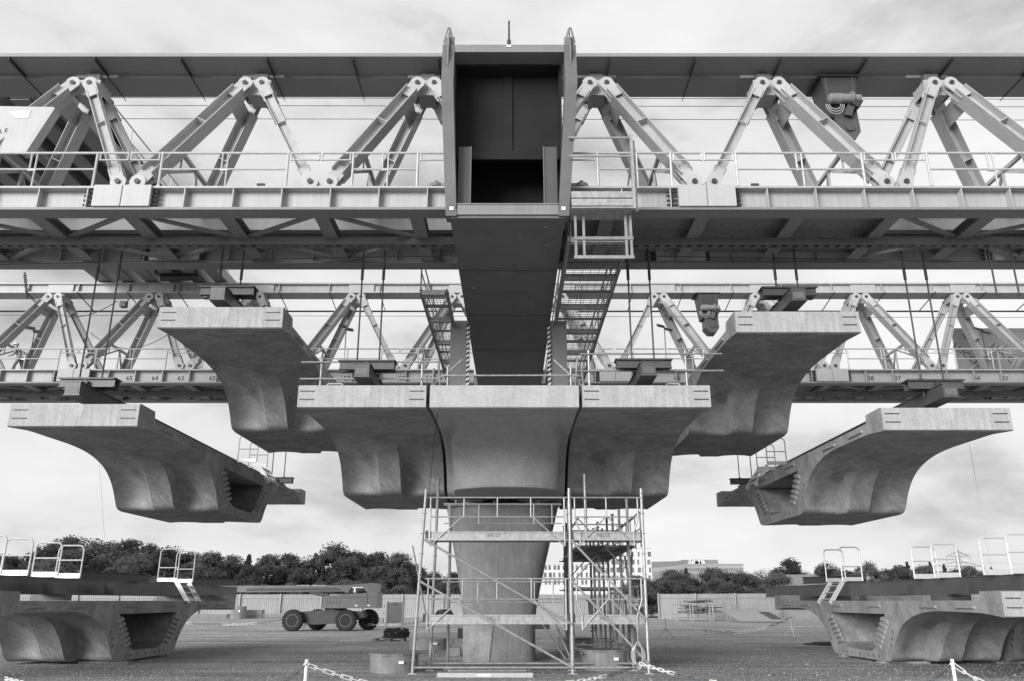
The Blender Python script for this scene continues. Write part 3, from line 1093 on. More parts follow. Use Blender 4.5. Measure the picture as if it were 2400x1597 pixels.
# ================================================================== PIER
pr = thing('pier', 'flared concrete pier column carrying the pier head segment', 'pier', (-0.38, YM, 0))
secs = [(0, 1.22, 1.05, -0.43), (1.1, 1.22, 1.05, -0.43), (1.2, 1.21, 1.06, -0.43), (1.7, 1.27, 1.10, -0.42), (2.3, 1.38, 1.18, -0.41), (3.0, 1.52, 1.28, -0.39), (3.7, 1.67, 1.40, -0.37), (4.4, 1.82, 1.52, -0.35), (4.85, 1.92, 1.6, -0.34), (5.0, 1.95, 1.64, -0.34)]
m = MB()
n = 40
pts, fs = [], []
for z_, a_, b_, xc in secs:
    for i in range(n):
        t_ = 2 * math.pi * i / n
        c_, s_ = math.cos(t_), math.sin(t_)
        ex = 0.42
        pts.append((xc + a_ * math.copysign(abs(c_) ** ex, c_), YM + b_ * math.copysign(abs(s_) ** ex, s_), z_))
for j in range(len(secs) - 1):
    for i in range(n):
        k = (i + 1) % n
        fs.append((j * n + i, j * n + k, (j + 1) * n + k, (j + 1) * n + i))
fs.append(tuple((len(secs) - 1) * n + i for i in range(n)))
m.add(pts, fs)
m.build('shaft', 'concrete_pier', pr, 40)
MB().add([(-1.60, YM - 1.075, 0.0), (-0.75, YM - 1.085, 0.0), (-0.62, YM - 1.085, 1.12), (-1.62, YM - 1.075, 1.12),
          (-1.60, YM - 1.0, 0.0), (-0.75, YM - 1.0, 0.0), (-0.62, YM - 1.0, 1.12), (-1.62, YM - 1.0, 1.12)],
         [(0, 1, 2, 3), (4, 7, 6, 5), (0, 4, 5, 1), (1, 5, 6, 2), (2, 6, 7, 3), (3, 7, 4, 0)]).build('cover_sheet', 'concrete', pr)
for x_ in (-1.5, 0.75):
    b_ = thing('bearing', 'round bearing pot between pier and pier head, %s one' % ('left' if x_ < 0 else 'right'), 'bearing', (x_, 28.6, 5.0), 'pier bearings')
    MB().lathe((x_, 28.6, 5.0), [(0.42, 0), (0.42, 0.08), (0.36, 0.08), (0.36, 0.15)], 24).build('pot', 'galvanised', b_, 30)
    MB().box(x_ - 0.5, x_ + 0.5, 28.15, 29.05, 5.153, 5.205).build('sole_plate', 'galvanised', b_)
fr_ = thing('edge_frame', 'thin steel edging around the top of the pier', 'edging', (-0.35, 27.8, 5.0))
MB().box(-2.3, 1.65, 27.72, 27.80, 4.96, 5.04).build('edge_bar', 'galvanised', fr_)
for x_ in (-1.9, -0.6, 0.9):
    MB().tube((x_, 27.9, 5.0), (x_, 27.9, 5.14), 0.03, 8).build('bolt', 'galv_bright', fr_)

# ================================================================== LIFTING BEAMS AND HANGER RODS
def lifting_beam(label, xc, zbot, side, rods=True, height=0.38, access=False, brackets=False, group='lifting beams', y0=20.4, y1=40.4, w=0.38):
    root = thing('lifting_beam', label, 'beam', (xc, YM, zbot), group)
    m = MB()
    m.box(xc - w / 2, xc + w / 2, y0, y1, zbot + 0.022, zbot + height - 0.022)
    b_ = m.build('box_beam', 'beam_dark', root)
    MB().box(xc - w / 2 - 0.03, xc + w / 2 + 0.03, y0 - 0.015, y1 + 0.015, zbot, zbot + 0.022).build('flange', 'beam_dark', b_)
    MB().box(xc - w / 2 - 0.03, xc + w / 2 + 0.03, y0 - 0.015, y1 + 0.015, zbot + height - 0.022, zbot + height).build('flange', 'beam_dark', b_)
    MB().box(xc - 0.15, xc + 0.15, y0 - 0.008, y0, zbot + 0.07, zbot + height - 0.14).build('end_plate', 'paint_dark', b_)
    if rods:
        for yy, tail in ((21.2, 'near'), (39.6, 'far')):
            zz = zbot + height + 0.003
            hs_ = 0.24
            for q in (-0.13, 0.13):
                MB().ibeam((xc - 0.74, yy + q, zz + hs_ / 2), (xc + 0.74, yy + q, zz + hs_ / 2), hs_, 0.15, 0.02, 0.015).build('spreader', 'beam_dark', root)
            MB().box(xc - 0.78, xc + 0.78, yy - 0.22, yy + 0.22, zz + hs_ + 0.003, zz + hs_ + 0.018).build('spreader_plate', 'beam_dark', root)
            MB().tube((xc, yy - 0.2, zz + 0.12), (xc, yy - 0.26, zz + 0.12), 0.07, 12).build('pin', 'steel_black', root)
            for q in (-0.3, 0.3):
                rd = thing('hanger_rod', '%s of two dark rods at the %s end of the %s beam' % ('left' if q < 0 else 'right', tail, side), 'rod', (xc + q, yy, zz), 'hanger rods')
                MB().tube((xc + q, yy, zz - 0.18), (xc + q, yy, 11.95), 0.024, 8).build('bar', 'steel_black', rd)
                MB().tube((xc + q, yy, 10.5), (xc + q, yy, 10.95), 0.042, 8).build('coupler', 'steel_black', rd)
                MB().tube((xc + q, yy, zz + hs_ + 0.018), (xc + q, yy, zz + hs_ + 0.08), 0.05, 6).build('nut', 'steel_black', rd)
    # packing blocks down to the slab
    for yy in (22.2, 25.0, 33.8, 36.4):
        MB().box(xc - 0.5, xc + 0.5, yy - 0.2, yy + 0.2, zbot - (0.36 if rods else 0.165), zbot - 0.003).build('packer', 'beam_dark', root)
    return root
def access_rails(parent_label, xs, y, z, ladder_dir, name_side, h=1.05, gap=1.35):
    r_ = thing('access_rails', parent_label, 'handrail', (xs[0], y, z))
    for k, (x_, yy) in enumerate(((xs[0], y), (xs[0] + 0.0, y + gap))):
        m = MB()
        wd = 0.75
        pth = [(x_ - wd / 2, yy, z), (x_ - wd / 2, yy, z + h - 0.12), (x_ - wd / 2 + 0.05, yy, z + h - 0.03), (x_ - wd / 2 + 0.13, yy, z + h), (x_ + wd / 2 - 0.13, yy, z + h), (x_ + wd / 2 - 0.05, yy, z + h - 0.03), (x_ + wd / 2, yy, z + h - 0.12), (x_ + wd / 2, yy, z)]
        m.path(pth, 0.024, 8)
        m.tube((x_ - wd / 2, yy, z + 0.52), (x_ + wd / 2, yy, z + 0.52), 0.022, 8)
        m.build('rail_frame', 'alu', r_)
        MB().box(x_ - wd / 2, x_ + wd / 2, yy - 0.015, yy + 0.015, z + 0.0, z + 0.14).build('kick_plate', 'alu', r_)
    if ladder_dir:
        x0 = xs[0] + ladder_dir * 0.38
        dx = ladder_dir * 0.55
        for yy in (y + 0.0, y + 1.2):
            MB().bar((x0, yy, z - 0.02), (x0 + dx, yy, z - 0.80), 0.03, 0.16).build('ladder_side', 'alu', r_)
        for k in range(3):
            t_ = (k + 0.6) / 3.3
            MB().box(x0 + dx * t_ - 0.06, x0 + dx * t_ + 0.06, y + 0.018, y + 1.182, z - 0.02 - 0.78 * t_ - 0.015, z - 0.02 - 0.78 * t_ + 0.015).build('step', 'alu', r_)
    return r_

lifting_beam('dark lifting beam over the lower left hanging segment', -11.40, 6.96, 'lower left hanging')
lifting_beam('dark lifting beam over the upper left hanging segment', -7.93, 9.60, 'upper left hanging')
lifting_beam('dark lifting beam over the segment left of the pier head', -3.92, 7.45, 'left pier head')
lifting_beam('dark lifting beam over the segment right of the pier head', 3.57, 7.49, 'right pier head')
lifting_beam('dark lifting beam over the upper right hanging segment', 7.72, 9.58, 'upper right hanging')
lifting_beam('dark lifting beam over the lower right hanging segment', 11.37, 6.91, 'lower right hanging')
for k, (x_, zz) in enumerate(((13.35, 7.6), (13.95, 7.6))):
    rd = thing('hanger_rod', 'free hanging dark rod at the right picture edge, %s of the two' % ('left' if k == 0 else 'right'), 'rod', (x_, 20.32, 9.3), 'hanger rods')
    MB().tube((x_ - 0.35, 20.32, 9.72), (x_ - 0.35, 20.32, 11.55), 0.024, 8).build('bar', 'steel_black', rd)
    MB().tube((x_ - 0.35, 20.32, 9.70), (x_ - 0.35, 20.32, 9.76), 0.04, 8).build('nut', 'steel_black', rd)
lbL = lifting_beam('dark lifting beam with handrails resting on the left ground segment', -13.55, 2.07, 'left ground', rods=False, height=0.47, y0=19.6, y1=41.2)
lbR = lifting_beam('dark lifting beam with handrails resting on the right ground segment', 12.9, 2.07, 'right ground', rods=False, height=0.47, y0=19.6, y1=42.5)
access_rails('white handrails and ladder on the lower left hanging segment', (-10.35,), 31.6, 7.05, 1, 'l')
access_rails('white handrails and ladder on the lower right hanging segment', (10.35,), 31.6, 6.95, -1, 'r')
access_rails('white handrails and steps at the far end of the left ground beam', (-13.3,), 32.6, 2.60, 1, 'l', 1.22, 1.6)
access_rails('white handrails without steps midway along the left ground beam', (-13.35,), 24.1, 2.545, 0, 'l', 0.95, 1.25)
access_rails('white handrails cut by the left picture edge on the left ground beam', (-13.35,), 21.4, 2.545, 0, 'l', 0.95, 1.2)
access_rails('white handrails and steps at the far end of the right ground beam', (12.7,), 31.5, 2.60, -1, 'r', 1.22, 1.6)
access_rails('white handrails without steps midway along the right ground beam', (12.75,), 24.7, 2.545, 0, 'r', 0.95, 1.25)
access_rails('white handrails by the right picture edge on the right ground beam', (12.75,), 20.9, 2.545, 0, 'r', 0.95, 1.2)

# ================================================================== HIGH CROSS FRAME AT LEFT
hf = thing('high_cross_frame', 'dark steel frame lying across both girders at the left picture edge', 'frame', (-16, 22, 16.3))
for i, x_ in enumerate((-14.35, -15.45, -16.6, -17.75, -18.9, -20.05)):
    MB().box(x_ - 0.32, x_ + 0.32, 21.9, 39.5, 16.95 if i == 1 else 16.9, 17.35).build('longitudinal_beam', 'paint_grey', hf)
    MB().box(x_ - 0.30, x_ + 0.30, 21.9, 39.5, 16.86, 16.897).build('bottom_flange', 'paint_grey', hf)
for y_ in (23.2, 26.0, 29.0, 32.0, 35.0):
    MB().box(-20.3, -14.1, y_ - 0.15, y_ + 0.15, 17.355, 17.7).build('cross_bar', 'beam_dark', hf)
MB().box(-20.4, -14.0, 21.9, 37.0, 17.703, 17.75).build('deck_plate', 'beam_dark', hf)
for x_ in (-13.85,):
    m = MB()
    for k in range(9):
        y_ = 22.2 + k * 1.8
        m.tube((x_, y_, 17.2), (x_, y_, 18.3), 0.025, 6)
    m.tube((x_, 22.2, 18.3), (x_, 36.6, 18.3), 0.025, 6)
    m.tube((x_, 22.2, 17.75), (x_, 36.6, 17.75), 0.02, 6)
    m.build('guardrail', 'galvanised', hf)
# braces from the frame to the girder
for a_, b_ in (((70, 340), (130, 395)), ((95, 270), (180, 345))):
    MB().bar(at_y(a_[0], a_[1], 22.9), at_y(b_[0], b_[1], 24.2), 0.18, 0.12).build('brace', 'paint_grey', hf)
mt = thing('winch_motor', 'dark cylindrical winch lying at the end of the high cross frame', 'winch', (-14.2, 36, 16.6))
pw0, pw1 = at_y(378, 652, 36.2), at_y(466, 650, 36.2)
MB().tube(pw0, pw1, 0.17, 14).build('drum', 'steel_black', mt, 40)
MB().box(pw0.x - 0.3, pw1.x, 36.0, 36.4, pw0.z + 0.17, pw0.z + 0.35).build('bed', 'beam_dark', mt)

sp_ = thing('sign_panel', 'pale sign panel with a slanted right edge on the near truss at upper left', 'sign', at_y(40, 358, 18.95))
pts_ = [at_y(px, py, 18.95) for px, py in ((-200, 359), (49, 360), (122, 252), (-200, 247))]
MB().prism([(p_.x, p_.z) for p_ in pts_], 1, 18.93, 18.97).build('sheet', 'paint_plate', sp_)
pts_ = [at_y(px, py, 18.95) for px, py in ((49, 361), (62, 361), (131, 256), (123, 252))]
MB().prism([(p_.x, p_.z) for p_ in pts_], 1, 18.9, 19.2).build('edge_flange', 'paint_light', sp_)
pE = at_y(13, 305, 18.9)
put_text('letter', 'E', 0.17, 'ink', (pE.x, 18.926, pE.z), sp_)
pE = at_y(1, 307, 18.9)
put_text('letter', 'L', 0.17, 'ink', (pE.x, 18.926, pE.z), sp_)
pa_ = [at_y(px, py, 18.92) for px, py in ((20, 262), (72, 258), (68, 276), (40, 278))]
MB().prism([(p_.x, p_.z) for p_ in pa_], 1, 18.918, 18.928).build('grey_patch', 'galvanised', sp_)

# ================================================================== HOISTS
def hoist(label, x, y, zt, sc, flip):
    h = thing('electric_hoist', label, 'hoist', (x, y, zt), 'electric hoists')
    def T(dx, dy, dz):
        return (x + dx * sc, y + dy * sc, zt + dz * sc)
    m = MB()
    m.add([T(-.50, -.42, 0), T(.50, -.42, 0), T(.50, .42, 0), T(-.50, .42, 0), T(-.36, -.3, -1.25), T(.42, -.3, -1.25), T(.42, .3, -1.25), T(-.36, .3, -1.25)],
          [(0, 1, 2, 3), (7, 6, 5, 4), (0, 4, 5, 1), (1, 5, 6, 2), (2, 6, 7, 3), (3, 7, 4, 0)])
    hb = m.build('housing', 'lift_dark', h)
    for q in (-.40, .38):
        a0, a1 = T(q, -.425, -.02), T(q * .85, -.305, -1.2)
        MB().bar(a0, a1, 0.05 * sc, 0.04 * sc).build('rib', 'beam_dark', hb)
    MB().box(x - .62 * sc, x + .58 * sc, y - .5 * sc, y + .5 * sc, zt - .001, zt + .03).build('top_plate', 'lift_dark', h)
    p_ = [T(-.22, 0, -.9), T(.40, 0, -.9), T(.44, 0, -1.75), T(.28, 0, -1.98), T(-.02, 0, -1.98), T(-.24, 0, -1.72)]
    MB().prism([(q_[0], q_[2]) for q_ in p_], 1, y - .36 * sc, y + .30 * sc).build('hook_block', 'beam_dark', h)
    MB().lathe(T(.14, -.365, -1.62), [(.13 * sc, -.05), (.13 * sc, 0)], 14, 1).build('bearing_cap', 'beam_dark', h)
    s_ = -1 if flip else 1
    mo = MB().lathe(T(-.02, -.52, -.78), [(.08 * sc, -.42 * sc), (.15 * sc, -.36 * sc), (.16 * sc, -.05 * sc), (.14 * sc, -.05 * sc), (.14 * sc, .22 * sc), (.20 * sc, .22 * sc), (.20 * sc, .27 * sc), (.12 * sc, .3 * sc), (.12 * sc, .5 * sc)], 18, 0)
    mo.build('motor', 'paint_grey', h, 40)
    m = MB()
    m.bar(T(.2, -.5, -.85), T(.44, -.45, -1.0), .25 * sc, .3 * sc)
    m.bar(T(.3, -.48, -.8), T(.1, -.42, -1.3), .16 * sc, .2 * sc)
    m.build('gearbox', 'steel_black', h)
    m = MB()
    for k in range(3):
        pts = []
        for i in range(13):
            t_ = math.pi * i / 12
            pts.append(T(-.25 + (.16 + .05 * k) * math.cos(t_), -.5, -.95 - (.16 + .08 * k) * math.sin(t_)))
        m.path(pts, .012 * sc, 5)
    m.build('cable_loop', 'galv_bright', h)
    return h
hoist('dark electric hoist hanging under the near top chord at right', 9.60, 20.75, 16.55, 1.02, False)
pr_ = at_y(1655, 700, 37.5)
hoist('small dark electric hoist hanging under the far top chord right of centre', pr_.x, 37.5, 16.22, 1.0, False)

# ================================================================== WIRES
def wire(label, pts, r=0.012, m_='steel_black', name='cable'):
    o = MB().path(pts, r, 5).build(name, m_)
    tag(o, label, 'cable')
    return o
for k, y_ in enumerate((232, 250, 281)):
    a_, b_ = at_y(-150, y_ - 3, 23.4 + k * 0.3), at_y(2550, y_ + 1, 23.4 + k * 0.3)
    wire('thin straight cable behind the near truss, %s of three' % ('topmost', 'middle', 'lowest')[k], [a_, b_], 0.011)
wire('thin straight cable crossing in front of the far truss', [at_y(-100, 739, 34.5), at_y(2500, 745, 34.5)], 0.012)
wire('thin straight cable slung under the near girder floor', [at_y(-100, 622, 21.2), at_y(1050, 600, 21.2)], 0.012)
wire('thin straight cable slung under the near girder floor at right', [at_y(1470, 600, 21.2), at_y(2500, 617, 21.2)], 0.012)
def sag(a_, b_, d, n=14):
    return [a_.lerp(b_, i / n) - Vector((0, 0, d * 4 * (i / n) * (1 - i / n))) for i in range(n + 1)]
wire('drooping power cable on the far truss at left', sag(at_y(62, 690, 37), at_y(275, 706, 37), 1.0), 0.02)
wire('second drooping power cable on the far truss at left', sag(at_y(212, 780, 37.3), at_y(400, 780, 37.3), 0.8), 0.016)
wire('thin plumb wire hanging from the lower left segment', [at_y(233, 1085, 27), at_y(245, 1262, 27)], 0.006, 'galv_bright')
wire('thin plumb wire hanging at right onto the ground lifting beam', [at_y(2272, 1040, 24), at_y(2323, 1332, 24)], 0.007, 'galv_bright')
wl_ = thing('hook_weight', 'small dark hook weight at the end of the right plumb wire', 'weight', at_y(2323, 1332, 24))
pw = at_y(2323, 1332, 24)
MB().lathe((pw.x, pw.y, pw.z - 0.06), [(0.02, -0.08), (0.05, -0.02), (0.03, 0.06), (0.01, 0.1)], 10).build('weight', 'steel_black', wl_)
wire('thin dark cable hanging from the pier head down to the left scaffold post', [at_y(1032, 905, 21.0), at_y(1003, 1180, 23.7)], 0.010)
# festoon trolley box
fb = thing('festoon_box', 'small dark cable trolley box under the far top chord at left', 'box', at_y(291, 715, 37.2))
p_ = at_y(291, 715, 37.2)
MB().box(p_.x - 0.14, p_.x + 0.14, 37.0, 37.3, p_.z - 0.14, p_.z + 0.14).build('box', 'steel_black', fb)
MB().bar(p_ + Vector((0.12, 0, 0.1)), p_ + Vector((0.2, 0, 0.45)), 0.05, 0.05).build('hanger', 'steel_black', fb)
# suspended chain at left
ch = thing('hook_chain', 'dark heavy chain hanging in front of the far top chord at left', 'chain', at_y(60, 640, 33))
prev = None
a_, b_ = at_y(58, 643, 33), at_y(64, 697, 33)
for k in range(11):
    p_ = a_.lerp(b_, k / 10)
    m = MB()
    e_ = Vector((0.05, 0, 0)) if k % 2 else Vector((0, 0.05, 0))
    u_ = Vector((0, 0, 0.07))
    m.path([p_ + e_ + u_, p_ + e_ - u_, p_ - e_ - u_, p_ - e_ + u_, p_ + e_ + u_], 0.018, 5)
    m.build('link', 'steel_black', ch)

# ------------------------------------------------------------------ floodlights
def flood(label, px, py, Y, zfoot, n=2):
    p_ = at_y(px, py, Y)
    f = thing('floodlight', label, 'lamp', (p_.x, Y, zfoot), 'floodlights')
    MB().tube((p_.x, Y, zfoot), (p_.x, Y, p_.z), 0.022, 8).build('pole', 'steel_black', f)
    for k in range(n):
        dx, dz = ((-0.18, 0.06), (0.18, -0.12))[k]
        MB().bar((p_.x + dx - 0.16, Y - 0.10, p_.z + dz + 0.02), (p_.x + dx + 0.16, Y - 0.02, p_.z + dz - 0.03), 0.22, 0.10, up=(0, -0.5, 0.8)).build('lamp_head', 'steel_black', f)
flood('twin floodlight on the far girder at left, beside the worker', 82, 773, 36.1, ZB1)
flood('twin floodlight on the far girder left of the cross beam', 812, 768, 36.1, ZB1)
flood('twin floodlight on the far girder right of the cross beam', 1557, 768, 36.1, ZB1)
flood('twin floodlight on the far girder in front of the banner', 2300, 775, 36.1, ZB1)
for px, lab in ((613, 'left'), (1768, 'right')):
    p_ = at_y(px, 427, 18.75)
    f = thing('spotlight', 'small black spotlight box on the near bottom chord at %s' % lab, 'lamp', (p_.x, 18.75, ZB1), 'spotlights')
    MB().bar((p_.x - 0.1, 18.72, ZB1 + 0.17), (p_.x + 0.1, 18.72, ZB1 + 0.17), 0.06, 0.17, up=(0, 0.3, 1)).build('lamp_head', 'steel_black', f)
    MB().box(p_.x - 0.02, p_.x + 0.02, 18.73, 18.77, ZB1, ZB1 + 0.1).build('bracket', 'steel_black', f)

# ------------------------------------------------------------------ banner at right
bn = thing('banner', 'grey advertising banner stretched on the far truss at the right edge', 'banner', (23, 40.2, ZB1))
bp0, bp1 = at_y(2249, 873, 40.2), at_y(2520, 770, 40.2)
MB().box(bp0.x, bp1.x, 40.18, 40.2, bp0.z, bp1.z).build('cloth', 'banner', bn)
for body, px, py in (('LUCCI', 2262, 830), ('LUCCI', 2352, 830)):
    p_ = at_y(px, py, 40.17)
    put_text('lettering', body, 0.5, 'ink', (p_.x, 40.172, p_.z), bn, (R(90), R(45), 0))
for k in range(7):
    p_ = at_y(2268 + k * 6, 800 + k * 4, 40.17)
    MB().bar(p_ + Vector((-0.2, 0, 0.4)), p_ + Vector((0.5, 0, -0.6)), 0.02, 0.06, up=(0, 1, 0)).build('printed_line', 'ink_soft', bn)
m = MB()
m.bar((bp0.x, 40.26, bp0.z), (bp0.x, 40.26, bp1.z), 0.06, 0.06).build('edge_pole', 'paint_light', bn)
for x_ in (bp0.x + 1.5, bp0.x + 4.2):
    MB().bar((x_ - 1.2, 40.1, bp0.z - 0.1), (x_ + 0.3, 40.1, bp0.z + 1.2), 0.05, 0.05).build('stay', 'paint_light', bn)

# ------------------------------------------------------------------ guard rails on the pier segments
def tube_rail(label, x0, x1, y, z, hs, posts):
    r_ = thing('tube_rail', label, 'handrail', (x0, y, z))
    for px_, zt_ in posts:
        MB().tube((px_, y, z), (px_, y, zt_), 0.03, 8).build('post', 'galvanised', r_)
        MB().box(px_ - 0.06, px_ + 0.06, y - 0.06, y + 0.06, z, z + 0.06).build('foot', 'galvanised', r_)
    for a, b_, zz in hs:
        MB().tube((a, y - 0.055, zz), (b_, y - 0.055, zz + 0.01), 0.024, 8).build('rail', 'galvanised', r_)
    return r_
tube_rail('scaffold tube handrail on the left pier segment, before the cross beam', -5.6, -2.0, 21.3, 7.27, ((-5.75, -1.95, 8.10), (-5.75, -1.95, 7.63)), ((-5.2, 8.20), (-2.45, 8.15)))
tube_rail('scaffold tube handrail on the right pier segment, before the cross beam', 1.7, 5.6, 21.3, 7.27, ((1.85, 5.75, 8.33), (1.80, 5.75, 7.85)), ((2.1, 8.45), (4.75, 8.45)))
tube_rail('single low scaffold tube across the top of the pier head', -1.6, 1.9, 21.3, 7.27, ((-1.9, 1.8, 7.72),), ((-1.75, 8.0), (1.6, 8.0)))
for s_, x_ in ((-1, -1.95), (1, 1.72)):
    r_ = thing('rail_bracing', 'crossed scaffold tubes at the %s end of the pier head top' % ('left' if s_ < 0 else 'right'), 'tubes', (x_, 21.6, 7.27))
    MB().tube((x_, 21.6, 7.27), (x_ + s_ * 0.1, 21.6, 8.35), 0.03, 8).build('post', 'tube_old', r_)
    MB().tube((x_ + s_ * 0.25, 21.65, 7.5), (x_ - s_ * 0.55, 21.7, 8.3), 0.026, 8).build('brace', 'galvanised', r_)
    MB().tube((x_ + s_ * 0.25, 21.5, 7.27), (x_ + s_ * 0.2, 21.5, 8.0), 0.026, 8).build('post', 'tube_old', r_)
hr_ = thing('grab_rail', 'small bent white grab rail on the right pier segment', 'handrail', (4.3, 21.2, 7.27))
MB().path([(4.15, 21.2, 7.05), (4.15, 21.2, 7.42), (4.2, 21.2, 7.48), (4.5, 21.2, 7.48), (4.55, 21.2, 7.42), (4.55, 21.2, 7.05)], 0.02, 6).build('bar', 'alu', hr_)
hr_ = thing('grab_rail', 'small bent white grab rail on the left pier segment', 'handrail', (-4.8, 21.2, 7.27))
MB().path([(-5.0, 21.2, 7.05), (-5.0, 21.2, 7.42), (-4.95, 21.2, 7.48), (-4.6, 21.2, 7.48), (-4.55, 21.2, 7.42), (-4.55, 21.2, 7.05)], 0.02, 6).build('bar', 'alu', hr_)

# ------------------------------------------------------------------ worker on the far girder
def person():
    base = at_y(40, 858, 36.35)
    bx, by, bz = base.x, 36.35, ZB1 + 0.02
    S = 1.5
    J = {'pel': (0.06, 0, .50), 'spn': (0.02, 0, .62), 'chs': (-.06, 0, .74), 'nck': (-.11, 0, .83), 'hd0': (-.14, 0, .875), 'hd1': (-.15, 0, .95),
         'lhp': (.06, -.06, .48), 'lkn': (-.04, -.07, .27), 'lan': (-.11, -.07, .05), 'lto': (-.20, -.07, .02),
         'rhp': (.07, .06, .48), 'rkn': (.10, .07, .26), 'ran': (.16, .07, .05), 'rto': (.08, .07, .02),
         'lsh': (-.06, -.12, .77), 'lel': (-.05, -.16, .61), 'lwr': (-.19, -.12, .56), 'lh': (-.235, -.11, .565),
         'rsh': (-.06, .12, .77), 'rel': (-.02, .16, .61), 'rwr': (-.16, .14, .54), 'rh': (-.20, .13, .54)}
    RD = {'pel': .085, 'spn': .085, 'chs': .095, 'nck': .042, 'hd0': .052, 'hd1': .055, 'lhp': .062, 'lkn': .045, 'lan': .034, 'lto': .026, 'rhp': .062, 'rkn': .045, 'ran': .034, 'rto': .026,
          'lsh': .050, 'lel': .036, 'lwr': .026, 'lh': .024, 'rsh': .050, 'rel': .036, 'rwr': .026, 'rh': .024}
    E_ = [('pel', 'spn'), ('spn', 'chs'), ('chs', 'nck'), ('nck', 'hd0'), ('hd0', 'hd1'), ('pel', 'lhp'), ('lhp', 'lkn'), ('lkn', 'lan'), ('lan', 'lto'), ('pel', 'rhp'), ('rhp', 'rkn'), ('rkn', 'ran'), ('ran', 'rto'),
          ('chs', 'lsh'), ('lsh', 'lel'), ('lel', 'lwr'), ('lwr', 'lh'), ('chs', 'rsh'), ('rsh', 'rel'), ('rel', 'rwr'), ('rwr', 'rh')]
    ks = list(J)
    # fingers as short chains rooted in the palm
    for side, hk in (('l', 'lh'), ('r', 'rh')):
        hx, hy, hz = J[hk]
        for f in range(4):
            k0 = side + 'f%d' % f
            J[k0] = (hx - .022 - .006 * (f in (1, 2)), hy + (f - 1.5) * .010, hz - .010)
            RD[k0] = .0065
            J[k0 + 'b'] = (hx - .030 - .008 * (f in (1, 2)), hy + (f - 1.5) * .010, hz - .032)
            RD[k0 + 'b'] = .0055
            E_ += [(hk, k0), (k0, k0 + 'b')]
        J[side + 'th'] = (hx - .004, hy - .028, hz - .012)
        RD[side + 'th'] = .007
        E_.append((hk, side + 'th'))
    ks = list(J)
    me = bpy.data.meshes.new('body')
    me.from_pydata([tuple(c * S for c in J[k]) for k in ks], [(ks.index(a), ks.index(b_)) for a, b_ in E_], [])
    ob = bpy.data.objects.new('tmp_body', me)
    COL.objects.link(ob)
    sk = ob.modifiers.new('skin', 'SKIN')
    for i, k in enumerate(ks):
        me.skin_vertices[0].data[i].radius = (RD[k] * S, RD[k] * S)
    me.skin_vertices[0].data[0].use_root = True
    ss = ob.modifiers.new('sub', 'SUBSURF')
    ss.levels = ss.render_levels = 2
    dg = bpy.context.evaluated_depsgraph_get()
    dg.update()
    fm = bpy.data.meshes.new_from_object(ob.evaluated_get(dg))
    bpy.data.objects.remove(ob)
    fm.materials.clear()
    for n_ in ('skin', 'hivis', 'trousers', 'boots'):
        fm.materials.append(MATS[n_])
    for p_ in fm.polygons:
        p_.use_smooth = True
        z_ = p_.center.z / S
        x_ = p_.center.x / S
        if z_ < .085:
            p_.material_index = 3
        elif z_ < .50 and x_ > -.15:
            p_.material_index = 2
        elif z_ < .845 and not (x_ < -.185 and z_ < .62):
            p_.material_index = 1
    root = thing('person', 'worker in helmet and work jacket leaning forward on the far girder walkway', 'person', (bx, by, bz))
    o = inst('body', fm, root)
    o.location = (0, 0, 0)
    hx, hz = -.152 * S, .955 * S
    hm = MB().lathe((hx, 0, hz), [(.095 * S, -.01 * S), (.078 * S, 0), (.076 * S, .03 * S), (.06 * S, .058 * S), (.03 * S, .072 * S), (.004, .076 * S)], 18).build('helmet', 'helmet', root, 50)
    hm.location = (0, 0, 0)
    # face details
    for dy in (-.018, .018):
        e_ = MB().lathe(((-.198) * S, dy * S, .925 * S), [(.004, -.004), (.008, 0), (.004, .004)], 8, 0).build('eye', 'ink', root)
        e_.location = (0, 0, 0)
    e_ = MB().prism([(-.200 * S, .918 * S), (-.218 * S, .900 * S), (-.200 * S, .898 * S)], 1, -.008 * S, .008 * S).build('nose', 'skin', root)
    e_.location = (0, 0, 0)
    e_ = MB().box(-.03 * S, .06 * S, -.088 * S, -.083 * S, .63 * S, .65 * S).build('reflective_band', 'ink_white', root)
    e_.location = (0, 0, 0)
person()

for lab, xa, ya, xb, yb, z_ in (('short dark steel beam lying on the far end of the right lifting beam', 12.4, 36.0, 13.6, 33.2, 2.72), ('thin dark steel beam lying on the left lifting beam', -13.9, 27.0, -13.1, 30.5, 2.68),
                              ('dark steel beam lying beyond the left steps', -13.8, 36.0, -12.9, 39.5, 2.70)):
    o = MB().ibeam((xa, ya, z_), (xb, yb, z_), 0.28, 0.2, 0.02, 0.015).build('steel_beam', 'beam_dark')
    tag(o, lab, 'beam', 'loose steel beams')
for sx in (-1, 1):
    for y_ in (23.6, 27.2):
        xq = sx * (13.15 if sx > 0 else 13.3) - sx * 0.25
        o = MB().add([(xq, y_, 2.09), (xq, y_ + 0.8, 2.09), (xq, y_ + 0.25, 2.42), (xq, y_ - 0.1, 2.42), (xq - sx * 0.3, y_, 2.09), (xq - sx * 0.3, y_ + 0.8, 2.09), (xq - sx * 0.3, y_ + 0.25, 2.42), (xq - sx * 0.3, y_ - 0.1, 2.42)],
                     [(0, 1, 2, 3), (4, 7, 6, 5), (0, 4, 5, 1), (1, 5, 6, 2), (2, 6, 7, 3), (3, 7, 4, 0)]).build('bracket', 'beam_dark', lbL if sx < 0 else lbR)
